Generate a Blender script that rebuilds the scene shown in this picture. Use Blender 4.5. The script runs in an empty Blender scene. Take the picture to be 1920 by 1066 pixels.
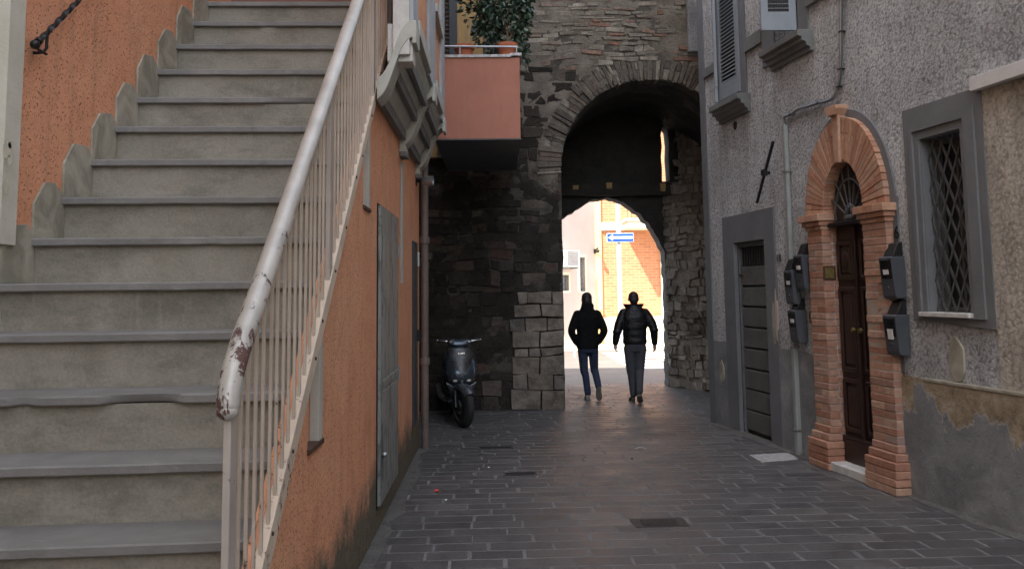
import bpy, bmesh, math, random
from mathutils import Vector, Matrix, noise
from mathutils.geometry import delaunay_2d_cdt
S = bpy.context.scene
COL = S.collection
R = math.radians
rnd = random.Random(7)

# ------------------------------------------------------------------ camera (also used to measure the place)
CX, CY, FP, EYE = 960., 375., 1650., 1.72
psi, pit, rol = .018, .1027, .012
Fv = Vector((math.sin(psi)*math.cos(pit), math.cos(psi)*math.cos(pit), math.sin(pit)))
R0 = Vector((math.cos(psi), -math.sin(psi), 0)); U0 = R0.cross(Fv)
RT = R0*math.cos(rol) - U0*math.sin(rol); UP = R0*math.sin(rol) + U0*math.cos(rol)
EYEP = Vector((0, 0, EYE))
cam = bpy.data.cameras.new('camera'); co = bpy.data.objects.new('camera', cam); COL.objects.link(co)
co.matrix_world = Matrix.Translation(EYEP) @ Matrix((RT, UP, -Fv)).transposed().to_4x4()
cam.sensor_width = 36; cam.lens = FP/1920*36; cam.shift_y = -(533-CY)/1920
cam.clip_start = .05; cam.clip_end = 2000
S.camera = co

def hit(px, py, P, N):
    d = Fv + RT*((px-CX)/FP) - UP*((py-CY)/FP)
    return EYEP + d*((P-EYEP).dot(N)/d.dot(N))
def ground(px, py, z=0): return hit(px, py, Vector((0, 0, z)), Vector((0, 0, 1)))
def atx(px, py, x): return hit(px, py, Vector((x, 0, 0)), Vector((1, 0, 0)))
def aty(px, py, y): return hit(px, py, Vector((0, y, 0)), Vector((0, 1, 0)))
def proj(P):
    d = Vector(P)-EYEP; w = d.dot(Fv)
    return CX+FP*d.dot(RT)/w, CY-FP*d.dot(UP)/w

class Fr:                                   # frame of a wall: local x along it, local y into it, z up
    def __init__(s, o, a):
        s.o = Vector(o); s.a = a
        s.X = Vector((math.cos(a), math.sin(a), 0)); s.Y = Vector((-math.sin(a), math.cos(a), 0))
    def w(s, x, y, z): return s.o + s.X*x + s.Y*y + Vector((0, 0, z))
    def l(s, px, py, off=0):
        P = hit(px, py, s.o - s.Y*off, s.Y) - s.o
        return P.dot(s.X), P.z
RW = Fr((2.775, 11.629, 0), math.atan2(-.98853, .15105))
LW = Fr((-.88, 0, 0), math.pi/2)
SW = Fr((-2.56, 0, 0), math.pi/2)

# ------------------------------------------------------------------ materials
class G:
    def __init__(s, name, rough=.85, metal=0, spec=None):
        s.m = bpy.data.materials.new(name); s.m.use_nodes = True; s.nt = s.m.node_tree
        s.b = s.nt.nodes['Principled BSDF']; s.b.inputs['Roughness'].default_value = rough
        s.b.inputs['Metallic'].default_value = metal
        if spec is not None: s.b.inputs['Specular IOR Level'].default_value = spec
        s.tc = s.nt.nodes.new('ShaderNodeTexCoord'); s.vec = s.tc.outputs['Object']
    def n(s, t, **k):
        nd = s.nt.nodes.new('ShaderNode'+t)
        for a, v in k.items(): setattr(nd, a, v)
        return nd
    def put(s, sock, v):
        if isinstance(v, (int, float)): sock.default_value = v
        elif isinstance(v, tuple): sock.default_value = (*v, 1) if len(v) == 3 and sock.type == 'RGBA' else v
        else: s.nt.links.new(v, sock)
    def scale(s, sx, sy, sz, vec=None):
        nd = s.n('Mapping'); s.put(nd.inputs['Vector'], vec or s.vec); nd.inputs['Scale'].default_value = (sx, sy, sz); return nd.outputs[0]
    def noise(s, sc, det=4, ro=.6, vec=None, dist=0):
        nd = s.n('TexNoise'); s.put(nd.inputs['Vector'], vec or s.vec)
        nd.inputs['Scale'].default_value = sc; nd.inputs['Detail'].default_value = det; nd.inputs['Roughness'].default_value = ro
        nd.inputs['Distortion'].default_value = dist
        return nd.outputs[0]
    def vor(s, sc, feat='F1', vec=None, out='Distance', rand=1):
        nd = s.n('TexVoronoi', feature=feat); s.put(nd.inputs['Vector'], vec or s.vec); nd.inputs['Scale'].default_value = sc
        nd.inputs['Randomness'].default_value = rand
        return nd.outputs[out]
    def ramp(s, f, *stops):
        nd = s.n('ValToRGB'); s.put(nd.inputs[0], f); cr = nd.color_ramp
        while len(cr.elements) < len(stops): cr.elements.new(.5)
        for e, (p, c) in zip(cr.elements, stops):
            e.position = p; e.color = (*c, 1) if isinstance(c, tuple) else (c, c, c, 1)
        return nd.outputs[0]
    def mix(s, f, a, b, mode='MIX'):
        nd = s.n('Mix', data_type='RGBA', blend_type=mode); s.put(nd.inputs[0], f); s.put(nd.inputs[6], a); s.put(nd.inputs[7], b); return nd.outputs[2]
    def math(s, op, a, b=0., c=None, clamp=False):
        nd = s.n('Math', operation=op, use_clamp=clamp); s.put(nd.inputs[0], a); s.put(nd.inputs[1], b)
        if c is not None: s.put(nd.inputs[2], c)
        return nd.outputs[0]
    def xyz(s):
        nd = s.n('SeparateXYZ'); s.put(nd.inputs[0], s.vec); return nd.outputs
    def island(s): return s.n('NewGeometry').outputs['Random Per Island']
    def out(s, col=None, bump=None, dist=.005, strength=1., rough=None):
        if col is not None: s.put(s.b.inputs['Base Color'], col)
        if rough is not None: s.put(s.b.inputs['Roughness'], rough)
        if bump is not None:
            nd = s.n('Bump'); nd.inputs['Distance'].default_value = dist; nd.inputs['Strength'].default_value = strength
            s.put(nd.inputs['Height'], bump); s.nt.links.new(nd.outputs[0], s.b.inputs['Normal'])
        return s.m

def roughcast(name, c, dark, sc=38, stain=None):
    g = G(name, .95, spec=.2)
    v = g.vor(sc*1.3, vec=g.mix(.05, g.vec, g.noise(25, 3, .6))); n1 = g.noise(sc*1.1, 6, .75); n2 = g.noise(1.3, 5, .65)
    h = g.math('ADD', g.math('MULTIPLY', v, -.8), g.math('MULTIPLY', n1, 2.0))
    f = g.ramp(h, (.22, 0.), (.62, .75), (.9, 1.))
    col = g.mix(f, dark, c)
    big = g.ramp(n2, (.35, .78), (.65, 1.08))
    col = g.mix(1., col, big, 'MULTIPLY')
    streak = g.ramp(g.noise(2.4, 6, .7, vec=g.scale(1.5, 1, .35)), (.44, 1.), (.70, .66)); col = g.mix(1., col, streak, 'MULTIPLY')
    if stain:
        m = g.ramp(g.noise(.8, 3, .6), (.52, 0.), (.7, 1.)); col = g.mix(g.math('MULTIPLY', m, .5), col, stain)
    return g.out(col, h, .022, 1.)
M = {}
M['roughcast'] = roughcast('roughcast_grey', (.83, .828, .825), (.37, .368, .365), 30)
M['roughcast_warm'] = roughcast('roughcast_beige', (.80, .72, .61), (.48, .42, .35), 24)
M['roughcast_white'] = roughcast('roughcast_pale', (.48, .48, .48), (.3, .3, .3), 45)

def orange_m():
    g = G('orange_pitted_render', .92, spec=.2)
    pits = g.vor(48, vec=g.mix(.06, g.vec, g.noise(30, 3, .6)))
    pm = g.ramp(g.math('ADD', pits, g.math('MULTIPLY', g.noise(55, 4, .7), .55)), (.40, 1.), (.52, 0.))
    n = g.noise(2.2, 5, .65)
    c = g.ramp(n, (.3, (.66, .295, .165)), (.55, (.77, .37, .215)), (.75, (.68, .285, .16)))
    streak = g.ramp(g.noise(3, 5, .7, vec=g.scale(3, 3, .35)), (.5, 0.), (.72, 1.))
    c = g.mix(g.math('MULTIPLY', streak, .5), c, (.40, .22, .13))
    fade = g.ramp(g.noise(.9, 5, .7, dist=.6), (.5, 0.), (.68, 1.)); c = g.mix(g.math('MULTIPLY', fade, .4), c, (.78, .46, .27))
    c = g.mix(pm, c, (.33, .145, .08))
    cr = g.ramp(g.vor(.8, 'DISTANCE_TO_EDGE', vec=g.mix(.16, g.vec, g.noise(5, 5, .7))), (.0, 1.), (.004, 0.)); cr = g.math('MULTIPLY', cr, g.ramp(g.noise(.9, 2), (.5, 0.), (.6, .8))); c = g.mix(cr, c, (.16, .08, .05))
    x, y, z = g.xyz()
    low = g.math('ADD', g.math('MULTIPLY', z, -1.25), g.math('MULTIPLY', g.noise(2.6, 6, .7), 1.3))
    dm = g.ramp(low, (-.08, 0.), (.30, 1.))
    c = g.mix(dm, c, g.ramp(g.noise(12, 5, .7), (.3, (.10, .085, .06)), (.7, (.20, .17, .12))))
    h = g.math('SUBTRACT', g.math('MULTIPLY', g.noise(40, 5, .7), .8), pm)
    return g.out(c, h, .012, 1.)
M['orange'] = orange_m()
def plain(name, c1, c2, rough=.85, sc=3, bump=.002, metal=0, det=6, bsc=60, spec=None):
    g = G(name, rough, metal, spec)
    n = g.noise(sc, det, .65, dist=.3)
    c = g.ramp(n, (.3, c1), (.7, c2))
    return g.out(c, g.noise(bsc, 4, .65), bump, .8, g.ramp(g.noise(sc*4, 4), (.3, max(rough-.12, .05)), (.7, min(rough+.1, 1.))))
def balc_m():
    g = G('terracotta_render', .92, spec=.2)
    c = g.ramp(g.noise(2.2, 6, .65), (.3, (.38, .165, .115)), (.7, (.47, .21, .145)))
    st = g.ramp(g.noise(5, 5, .7, vec=g.scale(3, 3, .35)), (.5, 0.), (.75, 1.)); c = g.mix(g.math('MULTIPLY', st, .45), c, (.30, .15, .11))
    cr = g.ramp(g.vor(1.3, 'DISTANCE_TO_EDGE', vec=g.mix(.12, g.vec, g.noise(6, 4))), (.0, 1.), (.004, 0.)); c = g.mix(g.math('MULTIPLY', cr, .18), c, (.2, .10, .08))
    return g.out(c, g.noise(60, 4), .003, .8)
M['terracotta_wall'] = balc_m()
M['grey_paint'] = plain('grey_paint_on_plaster', (.135, .142, .15), (.185, .192, .20), .8, 2.5, .003)
M['grey_dark'] = plain('dark_grey_paint', (.085, .088, .092), (.12, .123, .128), .75, 3, .003)
M['grey_sill'] = plain('grey_moulded_plaster', (.13, .135, .13), (.20, .205, .20), .8, 4, .003)
M['cornice'] = plain('pale_grey_moulding', (.40, .39, .34), (.50, .49, .43), .85, 5, .004)
M['bluegrey'] = plain('blue_grey_pilaster', (.33, .35, .37), (.42, .44, .45), .8, 3)
M['cream'] = plain('worn_cream_plaster', (.52, .49, .40), (.62, .59, .50), .85, 4, .004)
M['whitewash'] = plain('whitewashed_render', (.50, .47, .43), (.66, .63, .58), .9, 6, .01)
M['ochre'] = plain('ochre_render', (.35, .22, .09), (.42, .28, .12), .9, 3)
M['marble'] = plain('pale_marble', (.50, .49, .46), (.72, .70, .66), .5, 14, .001)
M['marble_dirty'] = plain('worn_grey_marble', (.22, .22, .22), (.60, .57, .54), .5, 22, .001)
M['iron'] = plain('wrought_black_iron', (.018, .018, .02), (.035, .034, .033), .45, 30, .004, .6)
M['black_plastic'] = plain('black_plastic', (.012, .012, .013), (.022, .022, .023), .35, 10, .0004)
M['box_metal'] = plain('slate_painted_metal', (.055, .06, .068), (.085, .09, .10), .42, 6, .0006)
M['box_front'] = plain('gloss_black_panel', (.010, .010, .011), (.020, .020, .021), .3, 6, .0004)
M['paper'] = plain('paper_label', (.7, .7, .68), (.8, .8, .78), .6, 20)
M['brass'] = plain('aged_brass', (.20, .155, .05), (.42, .34, .12), .45, 25, .001, .7)
M['shutter'] = plain('grey_blue_shutter_paint', (.215, .245, .275), (.27, .30, .33), .6, 6, .001)
M['dark_shutter'] = plain('dark_slate_shutter_paint', (.035, .04, .045), (.05, .055, .06), .6, 6, .001)
M['dark'] = plain('dark_interior', (.008, .008, .009), (.014, .013, .012), .7, 3)
M['pipe'] = plain('grey_pipe_paint', (.26, .28, .27), (.34, .36, .35), .55, 5, .001)
M['pipe_brown'] = plain('brown_grey_pipe', (.12, .09, .075), (.18, .14, .12), .55, 5, .001)
M['cable'] = plain('dark_cable', (.05, .05, .05), (.08, .08, .08), .6, 8, .001)
M['galv'] = plain('dull_grey_metal', (.30, .31, .32), (.42, .43, .44), .4, 8, .001, .8)
M['pale_pole'] = plain('white_grey_steel', (.62, .63, .64), (.7, .7, .7), .4, 8, .001)  # grey-white metal of the sign pole
M['clay'] = plain('clay_pot', (.36, .10, .045), (.46, .15, .07), .8, 8, .002)
M['soil'] = plain('potting_soil', (.03, .02, .012), (.06, .04, .025), .95, 20, .01)
M['twig'] = plain('dry_twig', (.35, .24, .12), (.50, .37, .2), .8, 12)
M['stem'] = plain('woody_stem', (.10, .07, .04), (.16, .11, .07), .85, 20)
M['white_paint'] = plain('white_paint', (.6, .6, .59), (.7, .7, .68), .6, 6)
M['blue_sign'] = plain('blue_sign_face', (.02, .09, .50), (.02, .10, .55), .4, 4, .0001)
M['sign_white'] = plain('white_sign_face', (.8, .8, .8), (.82, .82, .82), .4, 4, .0001)
M['red_plastic'] = plain('red_plastic', (.62, .05, .035), (.7, .07, .05), .5, 5)
M['outer_pink'] = plain('pinkish_outer_plaster', (.50, .42, .38), (.58, .50, .45), .9, 1.2)
M['outer_cream'] = plain('cream_outer_render', (.74, .66, .50), (.80, .72, .56), .9, 1.5)
M['outer_yellow'] = plain('yellow_corner_render', (.75, .55, .25), (.8, .6, .3), .9, 1.5)
M['asphalt'] = plain('worn_asphalt', (.13, .115, .10), (.19, .17, .15), .8, .9, .006)
M['skin'] = plain('skin', (.42, .26, .19), (.48, .30, .22), .55, 8, .0005)
M['hair'] = plain('dark_hair', (.012, .01, .009), (.02, .016, .014), .6, 90, .004)
M['jeans'] = plain('blue_denim', (.014, .022, .048), (.028, .042, .08), .9, 14, .002, bsc=140)
M['grey_trousers'] = plain('dark_grey_cloth', (.045, .047, .055), (.06, .062, .07), .9, 10, .002, bsc=120)
M['black_cloth'] = plain('black_wool', (.006, .006, .007), (.012, .012, .013), .95, 20, .003, bsc=90, spec=.1)
M['sole'] = plain('grey_rubber_sole', (.10, .095, .085), (.16, .15, .13), .8, 20)
M['shoe'] = plain('grey_trainer', (.14, .13, .11), (.3, .29, .26), .8, 40)
M['shoe_dark'] = plain('black_and_yellow_trainer', (.015, .015, .015), (.045, .045, .02), .7, 45, det=2)
M['tyre'] = plain('tyre_rubber', (.014, .014, .014), (.022, .022, .021), .75, 30, .002)
M['scoot_blue'] = plain('steel_blue_scooter_paint', (.058, .074, .09), (.07, .088, .105), .22, 4, .0002, .5)
M['scoot_grey'] = plain('silver_grey_scooter_paint', (.10, .11, .12), (.13, .14, .15), .3, 4, .0002, .5)
M['lens'] = plain('clear_lamp_lens', (.45, .42, .38), (.55, .5, .45), .12, 6, .0002)
M['amber'] = plain('amber_lens', (.55, .22, .05), (.6, .25, .06), .15, 6, .0002)
M['chrome'] = plain('chromed_steel', (.6, .6, .6), (.7, .7, .7), .15, 6, .0002, 1)
M['rust'] = plain('rusted_iron', (.05, .03, .02), (.12, .06, .035), .8, 20, .003, .3)
M['grate'] = plain('cast_iron_grate', (.035, .032, .03), (.07, .06, .055), .6, 20, .003, .5)

def leather():
    g = G('black_puffer_leather', .42, spec=.35)
    h = g.noise(9, 4, .6, vec=g.scale(1, 1, 2.2), dist=.8)
    return g.out((.007, .007, .008), h, .02, .8)
M['leather'] = leather()
def concrete():
    g = G('stair_concrete', .85)
    n = g.noise(1.6, 7, .68, dist=.5)
    c = g.ramp(n, (.28, (.205, .182, .14)), (.5, (.28, .253, .203)), (.72, (.335, .305, .25)))
    st = g.ramp(g.noise(5, 5, .7), (.58, 0.), (.72, 1.)); c = g.mix(g.math('MULTIPLY', st, .4), c, (.36, .33, .27))
    dk = g.ramp(g.noise(2.3, 6, .72, vec=g.scale(1, 1, 2.2)), (.48, 0.), (.72, 1.)); c = g.mix(g.math('MULTIPLY', dk, .75), c, (.125, .12, .095))
    sp = g.ramp(g.vor(7), (.02, 1.), (.05, 0.)); c = g.mix(g.math('MULTIPLY', sp, .35), c, (.10, .09, .08))
    drip = g.ramp(g.noise(6, 4, .7, vec=g.scale(2.5, 2.5, .3)), (.60, 0.), (.72, 1.)); c = g.mix(g.math('MULTIPLY', drip, .3), c, (.34, .32, .27))
    fine = g.ramp(g.noise(70, 3, .7), (.35, .86), (.65, 1.06)); c = g.mix(1., c, fine, 'MULTIPLY')
    return g.out(c, g.noise(28, 7, .72), .006, .9)
M['concrete'] = concrete()
def tread_m():
    g = G('stair_stone', .7)
    n = g.noise(2.5, 7, .7, dist=.4)
    c = g.ramp(n, (.3, (.155, .146, .136)), (.5, (.195, .185, .172)), (.7, (.245, .233, .215)))
    st = g.ramp(g.noise(9, 5, .7, vec=g.scale(1, 3, 3)), (.64, 0.), (.72, 1.)); c = g.mix(g.math('MULTIPLY', st, .5), c, (.34, .33, .31))
    return g.out(c, g.noise(45, 6, .7), .004, .9)
M['tread'] = tread_m()
def skirt():
    g = G('cement_skirting', .9)
    c = g.ramp(g.noise(4, 6, .6, dist=1.2), (.38, (.25, .235, .18)), (.5, (.34, .315, .245)), (.64, (.43, .395, .315)))
    return g.out(c, g.noise(40, 6, .7), .004, .8)
M['skirting'] = skirt()
def stone(name, stops, sc=14, dist=.014, dark=.5):
    g = G(name, .95, spec=.2)
    i = g.island()
    c = g.ramp(i, *stops)
    n = g.noise(sc, 6, .75)
    c = g.mix(1., c, g.ramp(n, (.25, dark), (.6, 1.1), (.8, 1.35)), 'MULTIPLY')
    big = g.ramp(g.noise(1.1, 5, .65), (.35, .6), (.65, 1.15)); c = g.mix(1., c, big, 'MULTIPLY')
    return g.out(c, g.math('ADD', g.noise(sc*1.5, 7, .75), g.math('MULTIPLY', g.vor(sc*2.2), .4)), dist, 1.)
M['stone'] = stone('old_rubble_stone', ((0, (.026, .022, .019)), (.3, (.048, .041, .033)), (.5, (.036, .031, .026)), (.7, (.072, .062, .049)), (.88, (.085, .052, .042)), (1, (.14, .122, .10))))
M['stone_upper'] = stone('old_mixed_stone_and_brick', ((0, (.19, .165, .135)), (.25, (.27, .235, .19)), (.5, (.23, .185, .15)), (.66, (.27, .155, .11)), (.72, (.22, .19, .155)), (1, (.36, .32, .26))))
M['voussoir'] = stone('arch_ring_stone', ((0, (.10, .088, .074)), (.35, (.19, .165, .13)), (.55, (.12, .105, .088)), (.8, (.16, .12, .095)), (1, (.30, .27, .215))))
M['rubble'] = stone('passage_rubble', ((0, (.20, .175, .15)), (.4, (.30, .265, .22)), (.7, (.24, .21, .17)), (1, (.38, .34, .28))), 16)
M['quoin'] = stone('pale_cut_blocks', ((0, (.20, .165, .13)), (.5, (.27, .23, .185)), (1, (.16, .14, .12))), 9, .014, .4)
M['rubble_mortar'] = plain('passage_mortar', (.12, .10, .08), (.26, .225, .18), .95, 5, .03, det=8, bsc=24)
M['mortar'] = plain('old_mortar', (.035, .03, .025), (.10, .087, .07), .95, 5, .02, bsc=24)
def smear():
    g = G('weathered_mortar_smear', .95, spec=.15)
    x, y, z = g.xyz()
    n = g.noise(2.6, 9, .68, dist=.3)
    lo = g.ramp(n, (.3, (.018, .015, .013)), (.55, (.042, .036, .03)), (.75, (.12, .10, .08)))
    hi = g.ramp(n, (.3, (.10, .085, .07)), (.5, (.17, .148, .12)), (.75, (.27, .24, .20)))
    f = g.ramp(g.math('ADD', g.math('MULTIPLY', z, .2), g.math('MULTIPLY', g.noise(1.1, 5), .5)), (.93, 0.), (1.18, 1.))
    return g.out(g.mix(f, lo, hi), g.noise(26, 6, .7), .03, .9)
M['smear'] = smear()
M['dark_stone'] = plain('dark_masonry', (.022, .02, .018), (.05, .044, .038), .95, 3, .03, bsc=9)  # very dark masonry tone for vault, alcove and inner gate wall
M['brick_mortar'] = plain('brick_mortar', (.33, .27, .21), (.42, .34, .27), .95, 8, .005)
def portal_brick():
    g = G('portal_brick', .9, spec=.2)
    c = g.ramp(g.island(), (0, (.38, .18, .12)), (.25, (.49, .28, .19)), (.5, (.42, .25, .19)), (.7, (.54, .35, .25)), (.85, (.45, .21, .13)), (1, (.34, .24, .20)))
    c = g.mix(1., c, g.ramp(g.noise(18, 6, .7), (.3, .72), (.7, 1.15)), 'MULTIPLY')
    w = g.ramp(g.noise(3.5, 5, .7), (.55, 0.), (.75, 1.)); c = g.mix(g.math('MULTIPLY', w, .35), c, (.40, .32, .27))
    return g.out(c, g.noise(50, 6, .7), .006, .9)
M['brick'] = portal_brick()
M['bars'] = plain('grey_iron_bars', (.07, .072, .075), (.11, .112, .115), .5, 20, .001)
M['dusty_glass'] = plain('dusty_dark_glass', (.02, .021, .02), (.045, .045, .042), .35, 5, .001)
def arch_brick():
    g = G('arch_brick', .9, spec=.2)
    c = g.ramp(g.island(), (0, (.40, .20, .13)), (.4, (.50, .28, .18)), (.7, (.55, .33, .22)), (1, (.42, .27, .20)))
    c = g.mix(1., c, g.ramp(g.noise(16, 6, .7), (.3, .75), (.7, 1.12)), 'MULTIPLY')
    return g.out(c, g.noise(50, 6, .7), .005, .9)
M['brick_arch'] = arch_brick()
def plinth():
    g = G('peeling_grey_plinth', .85)
    x, y, z = g.xyz()
    c = g.ramp(g.noise(2.2, 6, .65, dist=.6), (.3, (.155, .16, .165)), (.48, (.215, .22, .225)), (.6, (.28, .285, .29)), (.75, (.40, .40, .39)))
    nz = g.noise(1.5, 6, .62, dist=.4, vec=g.scale(1.4, 1, .8))
    t = g.math('ADD', g.math('SUBTRACT', z, .70), g.math('MULTIPLY', g.math('SUBTRACT', nz, .5), 1.25))
    t = g.math('MULTIPLY', t, g.math('GREATER_THAN', x, 4.16))
    pm = g.ramp(t, (.02, 0.), (.035, 1.))
    ochre = g.ramp(g.noise(7, 6, .7), (.3, (.20, .15, .095)), (.5, (.36, .28, .18)), (.62, (.44, .36, .26)), (.75, (.56, .50, .40)))
    pale = g.ramp(t, (0.0, 1.), (.06, 0.)); c2 = g.mix(pm, c, ochre)
    rim = g.math('MULTIPLY', g.ramp(t, (-.0, 0.), (.015, 1.)), g.ramp(t, (.03, 1.), (.06, 0.)))
    c2 = g.mix(g.math('MULTIPLY', rim, .5), c2, (.5, .46, .4))
    h = g.math('ADD', g.math('MULTIPLY', pm, -1.2), g.math('MULTIPLY', g.noise(24, 6, .7), g.math('ADD', .5, pm)))
    return g.out(c2, h, .022, 1.)
M['plinth'] = plinth()
def paver():
    g = G('porphyry_paver', .6)
    c = g.ramp(g.island(), (0, (.060, .057, .056)), (.4, (.084, .079, .076)), (.7, (.072, .068, .067)), (1, (.108, .10, .092)))
    c = g.mix(1., c, g.ramp(g.noise(5, 6, .7), (.3, .75), (.7, 1.25)), 'MULTIPLY')
    dust = g.ramp(g.noise(.9, 5, .65, dist=.4), (.5, 0.), (.75, 1.)); c = g.mix(g.math('MULTIPLY', dust, .3), c, (.15, .14, .13))
    sp = g.ramp(g.vor(9), (.012, 1.), (.03, 0.)); c = g.mix(g.math('MULTIPLY', sp, .5), c, (.3, .29, .27))
    return g.out(c, g.noise(30, 6, .7), .006, .9, g.ramp(g.noise(2.5, 5, .7), (.3, .36), (.7, .62)))
M['paver'] = paver()
M['joint'] = plain('sandy_joint', (.09, .088, .086), (.21, .205, .195), .9, 1.6, .01)
M['gutter'] = plain('grey_cement_strip', (.075, .07, .062), (.14, .132, .12), .95, 7, .03, bsc=22)
def door_wood():
    g = G('dark_stained_wood', .45)
    n = g.noise(6, 6, .7, vec=g.scale(8, 8, .6))
    c = g.ramp(n, (.3, (.020, .011, .009)), (.6, (.038, .020, .016)), (.8, (.07, .04, .028)))
    w = g.ramp(g.noise(5, 5, .75, vec=g.scale(9, 9, .7)), (.66, 0.), (.70, 1.)); c = g.mix(g.math('MULTIPLY', w, .6), c, (.20, .12, .07))
    return g.out(c, n, .003, .8)
M['wood'] = door_wood()
M['grey_boards'] = plain('grey_painted_boards', (.095, .095, .09), (.14, .14, .132), .7, 3.5, .003)
def door_metal():
    g = G('scuffed_grey_metal', .5, .2)
    c = g.ramp(g.noise(2.2, 6, .7, vec=g.scale(1.5, 1, .8)), (.3, (.22, .235, .22)), (.7, (.31, .325, .305)))
    s = g.ramp(g.noise(3, 4, .7, vec=g.scale(3, 1, .9), dist=1.), (.50, 0.), (.60, 1.)); c = g.mix(g.math('MULTIPLY', s, .8), c, (.07, .075, .075))
    return g.out(c, g.noise(50, 4), .0008, .6)
M['door_metal'] = door_metal()
def rail_paint(name, base, base2, rust_lo, rust_hi, metal, rough, slope=.09):
    g = G(name, rough, metal)
    x, y, z = g.xyz()
    n = g.noise(16, 6, .75, vec=g.scale(1.2, .7, .7), dist=.4)
    t = g.math('SUBTRACT', n, g.math('MULTIPLY', g.math('SUBTRACT', z, 1.3), slope))
    m = g.ramp(t, (rust_lo, 0.), (rust_hi, 1.))
    c = g.mix(m, g.ramp(g.noise(4, 4), (.35, base), (.65, base2)), (.11, .055, .045))
    return g.out(c, g.math('MULTIPLY', m, -1.), .0015, 1., g.ramp(m, (0, rough), (1, .85)))
M['rail'] = rail_paint('worn_silver_handrail', (.36, .335, .30), (.52, .49, .44), .50, .53, .12, .36, .16)
M['baluster'] = rail_paint('pinkish_rail_paint', (.44, .36, .29), (.54, .45, .37), .64, .68, 0, .55)
M['post'] = rail_paint('post_rail_paint', (.38, .33, .29), (.46, .40, .35), .66, .69, 0, .55)
M['stringer'] = rail_paint('cream_stringer_paint', (.55, .45, .35), (.66, .55, .43), .60, .66, 0, .6)
def outer_brick():
    g = G('outer_orange_brick', .9)
    x, y, z = g.xyz(); cb = g.n('CombineXYZ'); g.put(cb.inputs[0], x); g.put(cb.inputs[1], z)
    b = g.n('TexBrick'); g.put(b.inputs['Vector'], cb.outputs[0])
    b.inputs['Color1'].default_value = (.62, .25, .12, 1); b.inputs['Color2'].default_value = (.50, .19, .09, 1); b.inputs['Mortar'].default_value = (.58, .35, .22, 1)
    b.inputs['Scale'].default_value = 1; b.inputs['Brick Width'].default_value = .26; b.inputs['Row Height'].default_value = .085; b.inputs['Mortar Size'].default_value = .008
    return g.out(b.outputs[0], b.outputs[1], -.005, .6)
M['outer_brick'] = outer_brick()
def leaf_m(name, a, b, c):
    g = G(name, .35)
    return g.out(g.ramp(g.island(), (0, a), (.6, b), (1, c)))
M['leaf'] = leaf_m('dark_glossy_leaf', (.012, .028, .014), (.03, .06, .032), (.10, .15, .10))
M['leaf_pale'] = leaf_m('pale_leaf', (.05, .09, .06), (.10, .16, .12), (.2, .26, .2))
M['leaf_bright'] = leaf_m('yellow_green_leaf', (.08, .14, .03), (.2, .25, .06), (.5, .2, .08))  # yellow-green to reddish leaves of the far flower boxes
M['white_band'] = plain('white_stone_band', (.62, .61, .6), (.72, .71, .7), .6, 6)
M['reddish_wall'] = plain('reddish_brown_render', (.16, .075, .055), (.22, .11, .08), .9, 3)

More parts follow.
